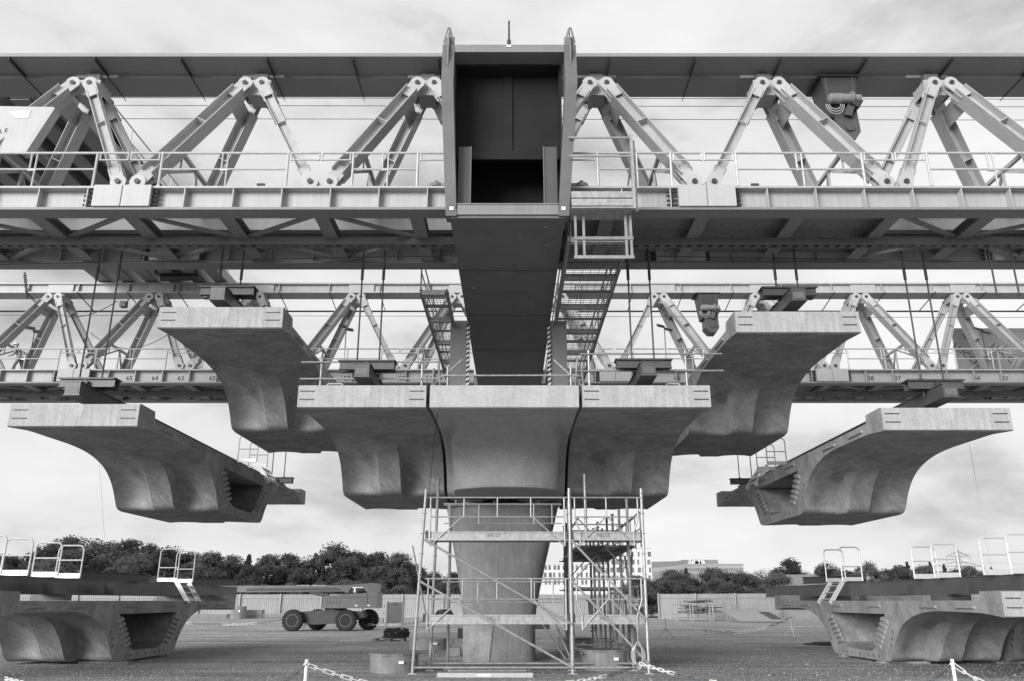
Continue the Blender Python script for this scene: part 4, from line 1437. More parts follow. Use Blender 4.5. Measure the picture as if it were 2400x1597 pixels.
# ================================================================== SCAFFOLD AROUND THE PIER
sf = thing('scaffold', 'galvanised modular scaffold tower standing round the front and right of the pier', 'scaffold', (0.6, 23.83, 0))
Y0, Y1 = 23.83, 24.95
XS = (-2.50, 1.66, 3.76)
def post(x, y, zt, m_='galvanised', lean=0.0, parent=None, z0=0.02):
    m = MB().tube((x + lean, y, z0), (x, y, zt), 0.043, 8)
    z_ = 0.35 + (0.565 * math.ceil((z0 - 0.3) / 0.565) if z0 > 0.3 else 0)
    while z_ < zt:
        m.lathe((x + lean * (1 - z_ / zt), y, z_), [(0.075, -0.008), (0.075, 0.008)], 10)
        z_ += 0.565
    p_ = m.build('standard', m_, parent or sf)
    m = MB().box(x + lean - 0.11, x + lean + 0.11, y - 0.11, y + 0.11, 0.0, 0.018)
    m.build('base_plate', 'galv_bright', p_)
    return p_
def ledger(p, q, r=0.028, m_='galvanised', name='ledger'):
    return MB().tube(p, q, r, 8).build(name, m_, sf)
post(XS[0], Y0, 5.0, lean=-0.22)
post(XS[1], Y0, 5.02)
post(XS[2], Y0, 5.02, lean=-0.02)
post(XS[0] + 0.25, Y1, 5.5, 'tube_old', -0.1)
post(XS[0] + 0.62, Y1 + 0.4, 4.6, 'tube_old')
post(XS[1] + 0.05, Y1, 4.8, 'tube_old')
post(2.25, Y1 + 0.3, 5.65, 'galvanised', z0=3.5)
post(XS[2] - 0.28, Y1, 4.9, 'tube_old')
for k, y_ in enumerate((27.4, 29.9, 32.4, 34.9)):
    for x_ in (1.95, 3.55):
        post(x_ + 0.08 * k, y_, 4.8 + 0.1 * ((k + int(x_)) % 3), 'tube_old')
for k, y_ in enumerate((28.6, 31.2, 33.6)):
    post(2.95 + 0.1 * k, y_, 4.5, 'tube_old')
    post(4.1 + 0.1 * k, y_, 3.5, 'tube_old', 0.35 if k else -0.3)
for z_ in (0.16, 1.30, 3.56):
    for a_, b_ in ((XS[0], XS[1]), (XS[1], XS[2])):
        ledger((a_ - (0.2 if z_ < 0.5 and a_ < 0 else 0), Y0, z_), (b_, Y0, z_), 0.030 if z_ < 0.5 else 0.024)
        ledger((a_, Y1, z_ + 0.03), (b_, Y1, z_ + 0.03))
for z_ in (1.30, 3.56):
    for x_ in XS:
        ledger((x_, Y0, z_), (x_, Y1, z_))
for z_ in (0.45, 2.3, 3.45, 4.3):
    for x_ in (2.0, 3.7):
        ledger((x_, 25.0, z_), (x_ + 0.2, 35.0, z_), 0.024, 'tube_old')
    for y_ in (27.4, 29.9, 32.4, 34.9):
        ledger((1.95, y_, z_), (3.85, y_, z_), 0.022, 'tube_old')
# diagonal braces
for a_, za, b_, zb_ in ((XS[0], 3.56, XS[1], 1.28), (XS[0] - 0.12, 2.44, XS[1], 0.16), (XS[1], 3.58, XS[2], 1.36), (XS[1], 2.46, XS[2], 0.22)):
    ledger((a_, Y0 - 0.07, za), (b_, Y0 - 0.07, zb_), 0.032, 'galvanised', 'brace')
for k, y_ in enumerate((25.2, 27.6, 30.1, 32.6)):
    ledger((3.85, y_, 0.5 if k % 2 else 2.3), (3.95, y_ + 2.3, 2.3 if k % 2 else 0.5), 0.022, 'tube_old', 'brace')
    ledger((2.0, y_, 2.5 if k % 2 else 4.3), (3.7, y_, 4.3 if k % 2 else 2.5), 0.020, 'tube_old', 'brace')
ledger((XS[0] + 0.3, Y1, 0.2), (XS[0] - 0.35, Y0 + 0.1, 3.4), 0.022, 'tube_old', 'brace')
ledger((1.3, Y1 + 0.8, 1.25), (1.72, Y0 + 0.1, 0.15), 0.026, 'galvanised', 'brace')
ledger((0.9, Y1 + 2.5, 1.3), (1.55, Y1, 0.3), 0.026, 'galvanised', 'brace')
# decks, toe boards with the maker's lettering, guard rails
for zd, zl in ((1.32, 'lower'), (3.58, 'upper')):
    for a_, b_ in ((XS[0] + 0.12, XS[1] - 0.12), (XS[1] + 0.12, XS[2] - 0.10)):
        for q in range(3):
            y_ = Y0 + 0.06 + q * 0.35
            MB().box(a_, b_, y_, y_ + 0.33, zd, zd + 0.06).build('deck_board', 'galvanised', sf)
        tb = MB().box(a_ - 0.02, b_ + 0.02, Y0 - 0.02, Y0 + 0.012, zd + 0.03, zd + 0.21).box(a_ - 0.02, b_ + 0.02, Y0 - 0.05, Y0 - 0.02, zd - 0.04, zd + 0.028).build('toe_board', 'galvanised', sf)
        MB().box(a_ - 0.02, b_ + 0.02, Y0 - 0.03, Y0 - 0.022, zd + 0.165, zd + 0.18).build('toe_ridge', 'tube_old', tb)
        put_t = put_text('lettering', 'MILLS', 0.15, 'ink_soft', ((a_ + b_) / 2 - 0.1, Y0 - 0.024, zd + 0.10), sf)
        # black end clip
        MB().box(a_ - 0.10, a_ - 0.023, Y0 - 0.03, Y0 + 0.03, zd + 0.02, zd + 0.24).build('end_clip', 'steel_black', sf)
        MB().box(b_ + 0.023, b_ + 0.10, Y0 - 0.03, Y0 + 0.03, zd + 0.02, zd + 0.24).build('end_clip', 'steel_black', sf)
        # guard rail frame
        xa, xb = a_ + 0.03, b_ - 0.03
        yg = Y0 - 0.045
        zt_, zm_ = zd + 1.17, zd + 0.62
        m = MB()
        m.tube((xa - 0.1, yg, zt_), (xb + 0.1, yg, zt_), 0.024, 8)
        m.tube((xa, yg, zm_), (xb, yg, zm_), 0.018, 8)
        W_ = xb - xa
        nup = 3 if W_ > 3 else 1
        ups = [xa + W_ * (k + 1) / (nup + 1) for k in range(nup)]
        for x_ in ups:
            m.tube((x_, yg, zm_), (x_, yg, zt_), 0.022, 8)
        if nup == 3:
            m.tube((xa, yg, zd - 0.20), (xa, yg, zt_), 0.026, 8)
            m.tube((xb, yg, zd - 0.20), (xb, yg, zt_), 0.026, 8)
            m.path([(ups[0], yg, zm_), (ups[0] - 0.1, yg, zm_ - 0.04), (xa + 0.02, yg, zd - 0.18)], 0.02, 8)
            m.path([(ups[2], yg, zm_), (ups[2] + 0.1, yg, zm_ - 0.04), (xb - 0.02, yg, zd - 0.18)], 0.02, 8)
        else:
            xm = ups[0]
            for s_ in (-1, 1):
                xe = xm + s_ * W_ / 2
                m.path([(xe, yg, zt_), (xe, yg, zm_ - 0.02), (xe - s_ * 0.14, yg, zm_ - 0.42), (xe - s_ * 0.14, yg, zd - 0.20)], 0.024, 8)
                m.path([(xm, yg, zm_), (xm + s_ * 0.08, yg, zm_ - 0.05), (xe - s_ * 0.16, yg, zd - 0.15)], 0.02, 8)
        m.build('guardrail', 'galvanised', sf)
        if nup == 3:
            m = MB()
            m.tube((xa + 0.3, Y1, zt_ - 0.06), (xb, Y1, zt_ - 0.06), 0.02, 8)
            m.tube((xa + 0.3, Y1, zm_ - 0.08), (xb, Y1, zm_ - 0.08), 0.016, 8)
            for x_ in (xa + 0.45, xa + 1.35, xb - 0.85, xb - 0.3):
                m.tube((x_, Y1, zm_ - 0.1), (x_, Y1, zt_ - 0.06), 0.018, 8)
            m.build('guardrail', 'galvanised', sf)
# side gallery decks running back on the right
for zd in (1.30, 3.44):
    for k in range(4):
        y_ = 25.2 + k * 2.5
        for q in range(4):
            x_ = 1.95 + q * 0.44 + k * 0.05
            MB().box(x_, x_ + 0.42, y_, y_ + 2.45, zd, zd + 0.06).build('deck_board', 'rust' if (q + k) % 2 else 'tube_old', sf)
    m = MB()
    for k in range(9):
        y_ = 25.2 + k * 1.2
        m.tube((3.9 + 0.02 * k, y_, zd), (3.9 + 0.02 * k, y_, zd + 1.05), 0.018, 6)
    m.tube((3.9, 25.2, zd + 1.05), (4.06, 34.8, zd + 1.05), 0.02, 6)
    m.tube((3.9, 25.2, zd + 0.55), (4.06, 34.8, zd + 0.55), 0.018, 6)
    m.build('guardrail', 'tube_old', sf)
# things lying about the scaffold
pk = thing('aluminium_plank', 'long pale plank lying on the gravel in front of the scaffold', 'plank', (-1.0, 22.9, 0))
MB().box(-1.95, 0.55, 22.75, 22.80, 0.0, 0.11).box(-1.95, 0.55, 22.80, 23.05, 0.07, 0.10).build('board', 'galv_bright', pk)
MB().box(-0.9, -0.55, 22.742, 22.749, 0.03, 0.075).build('sticker', 'white_plastic', pk)
for k, (xa, xb, y_) in enumerate(((-2.2, 0.2, 25.4), (-1.8, 0.4, 24.5))):
    o = MB().bar((xa, y_, 0.03), (xb, y_ + 0.1, 0.03), 0.08, 0.05).build('timber_batten', 'timber')
    tag(o, ('thin timber batten on the ground between scaffold and pier, rear one', 'thin timber batten on the ground inside the scaffold, front one')[k], 'timber', 'battens')
co = thing('cable_coil', 'dark coil of cable on the lower scaffold deck', 'coil', (-2.0, 24.6, 1.38))
for k in range(5):
    m = MB()
    r_ = 0.30 - 0.02 * k
    m.path([(-1.95 + r_ * math.cos(t_ * math.pi / 10), 24.6 + 0.6 * r_ * math.sin(t_ * math.pi / 10), 1.42 + 0.045 * k + 0.05 * math.cos(t_ * 0.6 + k)) for t_ in range(21)], 0.022, 6)
    m.build('loop', 'steel_black', co)
rc = thing('rope_coil', 'pale looped rope hanging from the right scaffold post', 'rope', (3.45, 23.7, 0.5))
m = MB().tube((3.45, 23.7, 1.5), (3.45, 23.7, 0.85), 0.012, 6)
for k in range(4):
    m.path([(3.45 + (0.10 + 0.03 * k) * math.sin(t_ * math.pi / 8), 23.66 + 0.02 * k, 0.48 + 0.36 * math.cos(t_ * math.pi / 8) * (1 - 0.1 * k)) for t_ in range(17)], 0.012, 6)
m.build('rope', 'galv_bright', rc)
hy = thing('hanging_tool', 'dark drill hanging beside the lower scaffold deck', 'tool', (2.2, 24.3, 1.3))
MB().bar((2.2, 24.2, 1.95), (2.24, 24.2, 1.35), 0.10, 0.12).bar((2.12, 24.2, 1.93), (2.32, 24.2, 1.93), 0.08, 0.08).build('body', 'lift_dark', hy)
MB().path([(2.3, 24.2, 1.9), (2.38, 24.2, 1.6), (2.34, 24.2, 1.2), (2.28, 24.2, 1.05), (2.2, 24.2, 1.1)], 0.014, 6).build('hose', 'steel_black', hy)

# ================================================================== CONCRETE RINGS
def ring(label, px0, px1, pyb, h, lid, oct_=True, name='concrete_ring'):
    c = at_z((px0 + px1) / 2, pyb, 0)
    r_ = abs(at_z(px1, pyb, 0).x - at_z(px0, pyb, 0).x) / 2
    cy = c.y + r_ * 0.8
    g_ = thing(name, label, 'ring', (c.x, cy, 0), 'concrete rings')
    MB().lathe((c.x, cy, 0), [(r_ * 0.97, 0), (r_ * 0.97, h), (r_ * 0.80, h), (r_ * 0.80, h - 0.08)], 28).build('ring_wall', 'concrete_ring', g_, 35)
    if lid:
        n_ = 9 if oct_ else 24
        pts = [(c.x + r_ * (1.04 + 0.05 * math.sin(i * 2.3)) * math.cos(2 * math.pi * i / n_ + 0.3), cy + r_ * (1.04 + 0.05 * math.sin(i * 2.3)) * math.sin(2 * math.pi * i / n_ + 0.3)) for i in range(n_)]
        MB().prism(pts, 2, h + 0.003, h + 0.04).build('lid', 'timber', g_)
    MB().box(c.x + r_ * 0.3, c.x + r_ * 0.5, cy - r_ * 0.97 + 0.0, cy - r_ * 0.97 + 0.05 - 0.01, h * 0.55, h * 0.7).build('sticker', 'white_plastic', g_)
    return g_
ring('lidded concrete ring at left in front of the scaffold', 857, 976, 1579, 0.46, True)
ring('lidded concrete ring left of the pier behind the scaffold post', 953, 1049, 1524, 0.40, True, False)
ring('dark lidded concrete ring inside the scaffold at right', 1366, 1478, 1572, 0.50, True)
ring('concrete ring with round lid right of the pier base', 1308, 1392, 1524, 0.42, True, False)
ring('open concrete ring by the fence at left', 534, 571, 1451, 1.3, False, False)
for k, (px, py, w_, h_) in enumerate(((1062, 1538, 0.5, 0.28), (1078, 1522, 0.7, 0.4), (1093, 1500, 0.9, 0.55))):
    p_ = at_z(px, py, 0)
    o = MB().box(p_.x - w_ / 2, p_.x + w_ / 2, p_.y, p_.y + 0.4, 0, h_).build('concrete_block', 'concrete_ring' if k < 2 else 'lift_dark')
    tag(o, ('small concrete block left of the pier base, nearest one', 'concrete block left of the pier base, middle one', 'dark box left of the pier base behind the blocks')[k], 'block', 'blocks by the pier')
for k, (px, py) in enumerate(((1275, 1475), (1262, 1500), (1285, 1520))):
    p_ = at_z(px, py, 0)
    o = MB().box(p_.x - 0.8, p_.x + 0.4, p_.y, p_.y + 0.8, 0.0, 0.12 + 0.3 * (k == 0)).build('timber_stack', 'lift_dark' if k == 0 else 'timber')
    tag(o, ('dark crate on the ground right of the pier base', 'low stack of timber right of the pier base', 'loose timber at the right foot of the pier')[k], 'timber', 'timber by the pier')

# ================================================================== ELECTRIC CABINET ON LEGS
cp = at_z(925, 1503, 0)
cx_, cy_ = cp.x, cp.y
kx = lambda px: at_y(px, 1450, cy_).x
kz = lambda py: at_y(925, py, cy_).z
ec = thing('electric_cabinet', 'grey electric cabinet on two legs left of the scaffold', 'cabinet', (cx_, cy_, 0))
MB().box(kx(907), kx(945), cy_ - 0.15, cy_ + 0.25, kz(1461), kz(1412)).build('box', 'cabinet', ec)
for x_ in (kx(907), kx(944)):
    MB().box(x_ - 0.04, x_ + 0.04, cy_ - 0.19, cy_ - 0.11, 0, kz(1410)).build('leg', 'galvanised', ec)
    MB().bar((x_, cy_ - 0.15, 0.5), (x_, cy_ + 0.6, 0.02), 0.05, 0.05).build('strut', 'galvanised', ec)
for py in (1421, 1437, 1455):
    MB().tube((kx(905), cy_ - 0.05, kz(py)), (kx(899), cy_ - 0.05, kz(py)), 0.08, 10).build('socket', 'steel_black', ec)
MB().box(kx(901), kx(907) - 0.045, cy_ - 0.15, cy_ + 0.2, kz(1459), kz(1416)).build('side_panel', 'white_plastic', ec)
o_ = put_text('lettering', 'R1', 0.16, 'ink', (kx(926), cy_ - 0.156, kz(1417)), ec)
pal = thing('pallet', 'wooden pallet under the coiled hose beside the electric cabinet', 'pallet', (cx_ + 0.1, cy_ - 0.3, 0))
x0, x1 = kx(880), kx(952)
for k in range(3):
    y_ = cy_ - 0.55 + k * 0.45
    MB().box(x0, x1, y_, y_ + 0.12, 0.0, 0.03).build('bottom_board', 'timber', pal)
    for q in range(3):
        xx = x0 + (x1 - x0 - 0.18) * q / 2
        MB().box(xx, xx + 0.18, y_, y_ + 0.12, 0.033, 0.12).build('block', 'timber', pal)
for k in range(5):
    y_ = cy_ - 0.55 + k * 0.235
    MB().box(x0, x1, y_, y_ + 0.16, 0.123, 0.15).build('top_board', 'timber', pal)
hs = thing('hose_coil', 'thick dark hose coiled on the pallet by the cabinet', 'coil', (cx_ + 0.2, cy_ - 0.2, 0.15))
for k in range(6):
    r_ = 0.62 - 0.03 * (k % 3)
    cxk = kx(930) + 0.04 * (k % 2)
    m = MB().path([(cxk + r_ * math.cos(t_ * math.pi / 10), cy_ - 0.1 + 0.7 * r_ * math.sin(t_ * math.pi / 10), 0.2 + 0.07 * k + 0.04 * math.sin(t_ * 0.7 + k)) for t_ in range(21)], 0.045, 6)
    m.build('loop', 'rubber', hs)

# ================================================================== BOOM LIFT
YB = 56.3
bl = thing('boom_lift', 'dark telescopic boom lift with lowered boom parked before the fence', 'boom lift', (at_y(750, 1480, YB).x, YB, 0))
bx = lambda px: at_y(px, 1440, YB).x
bz = lambda py: max(0.0, at_y(750, py, YB).z)
wr = 0.66
def wheel(x, y, lab=None):
    m = MB().lathe((x, y, wr), [(0.40, -0.24), (0.60, -0.24), (wr, -0.17), (wr, 0.17), (0.60, 0.24), (0.40, 0.24)], 30, 1)
    for i in range(22):
        t_ = 2 * math.pi * i / 22
        for s_ in (-1, 1):
            c_ = Vector((x + (wr + 0.01) * math.cos(t_ + 0.07 * s_), y + s_ * 0.12, wr + (wr + 0.01) * math.sin(t_ + 0.07 * s_)))
            d_ = Vector((-math.sin(t_), 0, math.cos(t_)))
            m.bar(c_ - Vector((0, 0.12, 0)) - d_ * 0.03 * s_, c_ + Vector((0, 0.12, 0)) + d_ * 0.03 * s_, 0.07, 0.05, up=(math.cos(t_), 0, math.sin(t_)))
    w_ = m.build('wheel', 'rubber', bl, 30)
    MB().lathe((x, y, wr), [(0.38, -0.20), (0.40, -0.245), (0.36, -0.245), (0.32, -0.15), (0.12, -0.12), (0.10, -0.20), (0.0, -0.20)], 24, 1).build('rim', 'lift_paint', w_, 35)
    MB().lathe((x, y, wr), [(0.39, 0.0), (0.39, 0.22)], 20, 1).build('hub', 'lift_dark', w_)
for px, dy in ((685, 0), (810, 0), (722, 2.5), (848, 2.5)):
    wheel(bx(px), YB + 0.3 + dy)
x0, x1 = bx(690), bx(815)
m = MB()
cpoly = [(bx(668), bz(1455)), (bx(680), bz(1436)), (bx(735), bz(1432)), (bx(790), bz(1432)), (bx(845), bz(1435)), (bx(850), bz(1448)), (bx(800), bz(1462)), (bx(728), bz(1465))]
m.prism(cpoly, 1, YB + 0.62, YB + 2.4)
m.build('chassis', 'lift_dark', bl)
m = MB().tube((bx(750) + 0.7, YB + 1.5, bz(1434)), (bx(750) + 0.7, YB + 1.5, bz(1424)), 0.75, 20)
m.build('turntable', 'steel_black', bl)
tp = [(bx(748), bz(1426)), (bx(757), bz(1397)), (bx(880), bz(1388)), (bx(880), bz(1426))]
hd = MB().prism(tp, 1, YB + 0.25, YB + 2.7).build('engine_hood', 'lift_paint', bl)
MB().bar((bx(753), YB + 0.245, bz(1402)), (bx(879), YB + 0.245, bz(1399)), 0.012, 0.03).build('crease', 'lift_dark', hd)
MB().box(bx(857), bx(859), YB + 0.242, YB + 0.249, bz(1425), bz(1391)).build('door_seam', 'lift_dark', hd)
for px in (762, 769, 776, 784, 792):
    MB().box(bx(px), bx(px + 4), YB + 0.243, YB + 0.2485, bz(1416), bz(1409)).build('worn_mark', 'beam_dark', hd)
for px in (829, 858):
    MB().box(bx(px), bx(px + 6), YB + 0.238, YB + 0.241, bz(1421), bz(1418)).build('sticker', 'white_plastic', hd)
bm_ = MB().prism([(bx(455), bz(1373)), (bx(455), bz(1389)), (bx(820), bz(1386)), (bx(820), bz(1371))], 1, YB + 1.1, YB + 1.75).build('boom', 'lift_paint', bl)
MB().prism([(bx(560), bz(1379)), (bx(560), bz(1385)), (bx(818), bz(1383)), (bx(818), bz(1377))], 1, YB + 1.07, YB + 1.097).build('boom_recess', 'lift_dark', bm_)
for px in (681, 686, 691, 694, 697, 702, 705, 708, 719, 722, 725, 728, 733, 736, 740, 744, 747):
    MB().box(bx(px), bx(px + 2), YB + 1.075, YB + 1.095, bz(1372.6), bz(1370.8)).build('boom_mark', 'ink_white', bm_)
MB().prism([(bx(770), bz(1374)), (bx(860), bz(1366)), (bx(880), bz(1368)), (bx(880), bz(1389)), (bx(855), bz(1392)), (bx(840), bz(1376)), (bx(815), bz(1376)), (bx(806), bz(1390)), (bx(800), bz(1388))], 1, YB + 0.95, YB + 1.95).build('boom_mount', 'lift_paint', bl)
MB().box(bx(815), bx(842), YB + 0.93, YB + 0.947, bz(1378), bz(1376)).box(bx(820), bx(824), YB + 0.93, YB + 0.946, bz(1389), bz(1378.2)).build('safety_bar', 'white_plastic', bl)
m = MB().bar((bx(757), YB + 1.4, bz(1397)), (bx(712), YB + 1.4, bz(1388)), 0.5, 0.25)
m.build('boom_cylinder', 'lift_dark', bl)

# ================================================================== FENCE
def corr(x0, x1, z0, z1, y, pitch=0.22, depth=0.05):
    n_ = int((x1 - x0) / pitch)
    pts, fs = [], []
    prof = ((0.0, 0), (0.35, 0), (0.5, 1), (0.85, 1))
    xs = []
    for k in range(n_):
        for f_, d_ in prof:
            xs.append((x0 + (k + f_) * (x1 - x0) / n_, y - d_ * depth))
    xs.append((x1, y))
    for x_, y_ in xs:
        pts += [(x_, y_, z0), (x_, y_, z1)]
    for k in range(len(xs) - 1):
        fs.append((2 * k, 2 * k + 2, 2 * k + 3, 2 * k + 1))
    return MB().add(pts, fs)
def fence(label, pts, h, step=4.9):
    f = thing('sheet_fence', label, 'fence', (pts[0][0], pts[0][1], 0))
    for (xa, ya), (xb, yb) in zip(pts, pts[1:]):
        L_ = math.hypot(xb - xa, yb - ya)
        n_ = max(1, round(L_ / step))
        ang = math.atan2(yb - ya, xb - xa)
        pm = corr(0, L_ / n_ - 0.02, 0.28, h, 0).mesh('sheet_panel', 'fence_sheet')
        rm = MB().box(0, L_ / n_ - 0.02, -0.12, -0.06, h - 0.42, h - 0.34).mesh('rail', 'fence_post')
        bm2 = MB().box(0, L_ / n_ - 0.02, -0.11, -0.06, 0.0, 0.277).mesh('bottom_board', 'fence_post')
        sm2 = MB().box(-0.09, 0.09, -0.26, -0.125, 0, h + 0.06).mesh('post', 'fence_post')
        for k in range(n_):
            px_, py_ = xa + (xb - xa) * k / n_, ya + (yb - ya) * k / n_
            for nm, me in (('sheet_panel', pm), ('rail', rm), ('bottom_board', bm2), ('post', sm2)):
                o = inst(nm, me, f)
                o.location = Vector((px_, py_, 0)) - Vector(f.location)
                o.rotation_euler = (0, 0, ang)
    return f
fence('pale corrugated sheet fence along the back of the yard at left', [(-76, 101.5), (16.0, 101.5)], 2.62)
fence('pale corrugated sheet fence along the back of the yard at right', [(16.2, 93.5), (26.5, 84.5), (62.0, 88.5)], 2.60)

# ================================================================== STORES BY THE FENCE
def flat_stack(label, px0, px1, py, h, m_, layers, name='board_stack', depth=1.2, cat='boards'):
    p0, p1 = at_z(px0, py, 0), at_z(px1, py, 0)
    f = thing(name, label, cat, (p0.x, p0.y, 0), 'stores by the fence')
    for k in range(layers):
        z_ = k * h / layers
        MB().box(p0.x + 0.05 * (k % 2), p1.x - 0.05 * (k % 3), p0.y, p0.y + depth, z_ + 0.003, z_ + h / layers - 0.03).build('board', m_, f)
    return f
flat_stack('low dark timber stack by the fence, left of the ring', 438, 532, 1450, 0.5, 'timber', 4)
flat_stack('square concrete blocks by the fence, right of the ring', 572, 613, 1450, 0.95, 'concrete_ring', 2)
flat_stack('low pale board stack by the fence behind the boom lift', 614, 682, 1450, 0.55, 'timber', 4)
rk = thing('scaffold_rack', 'steel racks filled with scaffold tubes by the right fence', 'rack', at_z(1650, 1456, 0))
p0, p1 = at_z(1588, 1456, 0), at_z(1712, 1456, 0)
ry = p0.y
for k, t_ in enumerate((0.0, 0.25, 0.30, 0.62, 0.68, 1.0)):
    x_ = p0.x + (p1.x - p0.x) * t_
    for yy in (ry, ry + 1.1):
        MB().box(x_ - 0.05, x_ + 0.05, yy - 0.05, yy + 0.05, 0, 1.7).build('upright', 'galv_bright', rk)
for z_ in (0.25, 0.6, 1.5):
    for yy in (ry - 0.055, ry + 1.155):
        MB().box(p0.x - 0.3, p1.x + 0.3, yy - 0.04, yy + 0.0, z_, z_ + 0.08).build('rack_rail', 'galvanised', rk)
for k in range(46):
    x_ = random.uniform(p0.x, p1.x - 2.0)
    z_ = random.uniform(0.7, 1.45) if k < 36 else random.uniform(1.6, 2.1)
    y_ = ry + random.uniform(0.05, 1.0)
    MB().tube((x_, y_, z_), (x_ + random.uniform(1.0, 2.2), y_ + random.uniform(-.05, .05), z_ + random.uniform(-0.12, 0.12)), 0.045, 6).build('stored_tube', random.choice(['tube_old', 'galvanised', 'lift_dark', 'rust']), rk)
for k in range(9):
    x_ = random.uniform(p0.x + 0.2, p1.x - 0.2)
    MB().tube((x_, ry + 0.2, 0.62), (x_ + random.uniform(-.3, .3), ry + 0.4, 1.9), 0.04, 6).build('stored_tube', random.choice(['tube_old', 'galvanised']), rk)
fp_ = thing('formwork_panel', 'flat pale formwork panel with a square opening lying by the right fence', 'panel', at_z(1790, 1457, 0))
q = [at_z(1735, 1458, 0.05), at_z(1850, 1458, 0.05)]
yb = q[0].y
MB().add([(q[0].x, yb, 0.05), (q[1].x, yb, 0.05), (q[1].x - 1.6, yb + 2.6, 0.95), (q[0].x - 1.0, yb + 2.6, 0.95), (q[0].x, yb, 0.13), (q[1].x, yb, 0.13), (q[1].x - 1.6, yb + 2.6, 1.03), (q[0].x - 1.0, yb + 2.6, 1.03)],
         [(0, 3, 2, 1), (4, 5, 6, 7), (0, 1, 5, 4), (1, 2, 6, 5), (2, 3, 7, 6), (3, 0, 4, 7)]).build('sheet', 'galvanised', fp_)
c0 = q[0].lerp(q[1], 0.68)
MB().add([(c0.x, yb + 0.35, 0.265), (c0.x + 1.0, yb + 0.35, 0.265), (c0.x + 0.3, yb + 2.2, 0.905), (c0.x - 0.7, yb + 2.2, 0.905)], [(0, 1, 2, 3)]).build('opening', 'steel_black', fp_)
for k in range(2):
    MB().box(q[0].x - 1.3, q[1].x - 1.0, yb + 2.9, yb + 3.0, 1.1 + 0.35 * k, 1.2 + 0.35 * k).build('edge_rail', 'galvanised', fp_)
rb = thing('rebar_bundle', 'dark bundle of bars lying beside the right ground segment', 'bars', at_z(1915, 1512, 0))
p_ = at_z(1912, 1514, 0)
for k in range(14):
    y_ = p_.y + random.uniform(0, 0.5)
    x_ = p_.x + random.uniform(-0.5, 0.2)
    z_ = random.uniform(0.02, 0.14)
    MB().tube((x_, y_, z_), (x_ + random.uniform(1.0, 1.6), y_ + random.uniform(-.2, .2), z_ + 0.02), 0.02, 5).build('bar', random.choice(['steel_black', 'rust']), rb)
cv = thing('covered_pile', 'long dark covered pile at the foot of the right fence', 'pile', at_z(1960, 1452, 0))
pa, pb_ = at_z(1860, 1452, 0), at_z(2080, 1452, 0)
MB().prism([(pa.y, 0), (pa.y + 0.3, 0.5), (pa.y + 1.6, 0.55), (pa.y + 2.0, 0)], 0, pa.x, pb_.x).build('sheet', 'lift_dark', cv)

# ================================================================== CHAIN BARRIERS
def chain(root, a_, b_, d, link=0.16, r=0.009, alt=True, m_='white_plastic', ph=0):
    n_ = max(4, int((b_ - a_).length / link))
    pts = sag(a_, b_, d, n_)
    for k in range(n_):
        p_, q_ = pts[k], pts[k + 1]
        dr = (q_ - p_).normalized()
        nrm = dr.cross(Vector((0, 0, 1))).normalized() if k % 2 else dr.cross(Vector((0, 1, 0))).normalized()
        ext = dr * (link * 0.12)
        w_ = nrm * link * 0.17
        m = MB().path([p_ - ext + w_, q_ + ext + w_, q_ + ext - w_, p_ - ext - w_, p_ - ext + w_], r, 5)
        white = (not alt) or ((k + ph) // 7) % 2 == 0
        m.build('link', m_ if white else 'rust', root)
def barrier(label, px, py_top, z_top, m_='white_plastic', tripod=False, name='chain_post'):
    p_ = at_z(px, py_top, z_top)
    f = thing(name, label, 'post', (p_.x, p_.y, 0), 'chain barrier posts')
    MB().tube((p_.x, p_.y, 0 if not tripod else 0.25), (p_.x, p_.y, z_top), 0.03 if not tripod else 0.02, 8).build('pole', m_, f)
    if tripod:
        for k in range(3):
            t_ = k * 2.09 + 0.4
            MB().tube((p_.x, p_.y, 0.5), (p_.x + 0.5 * math.cos(t_), p_.y + 0.5 * math.sin(t_), 0), 0.016, 6).build('foot', m_, f)
    else:
        MB().lathe((p_.x, p_.y, 0), [(0.2, 0), (0.18, 0.05), (0.05, 0.07)], 14).build('foot', 'rubber', f)
        MB().tube((p_.x - 0.05, p_.y, z_top - 0.08), (p_.x + 0.05, p_.y, z_top - 0.08), 0.015, 6).build('hook', m_, f)
    return p_
nb1 = barrier('white chain post at the bottom edge, left of the scaffold', 719, 1546, 0.95)
nb2 = barrier('white chain post at the bottom edge, before the right ground segment', 2231, 1545, 0.95)
tr1 = barrier('thin tripod chain post in front of the boom lift', 719, 1441, 1.0, 'galv_bright', True)
tr2 = barrier('dark tripod chain post before the right fence, near the scaffold', 1559, 1450, 1.0, 'tube_old', True)
tr3 = barrier('pale tripod chain post before the right fence, near the ground segment', 1853, 1448, 1.0, 'white_plastic', True)
def chain_thing(label, a_, b_, d, **k):
    f = thing('barrier_chain', label, 'chain', a_, 'barrier chains')
    chain(f, a_, b_, d, **k)
off = Vector((0, 0, -0.08))
chain_thing('white link chain running right from the left bottom post', nb1 + off, at_z(1330, 1600, 0.35), 0.35)
chain_thing('white link chain running left from the left bottom post', at_z(150, 1610, 0.55), nb1 + off, 0.75, ph=3)
chain_thing('white link chain in the lower left corner of the picture', at_z(-60, 1560, 0.6), at_z(150, 1610, 0.55), 0.1)
chain_thing('white link chain from the scaffold foot towards the left', at_z(1330, 1600, 0.35), at_z(1490, 1562, 0.55), 0.05)
chain_thing('white link chain from the scaffold foot towards the right', at_z(1500, 1555, 0.6), at_z(1720, 1606, 0.4), 0.05)
chain_thing('white link chain left of the right bottom post', at_z(2030, 1606, 0.4), nb2 + off, 0.22)
chain_thing('white link chain right of the right bottom post', nb2 + off, at_z(2460, 1620, 0.45), 0.2)
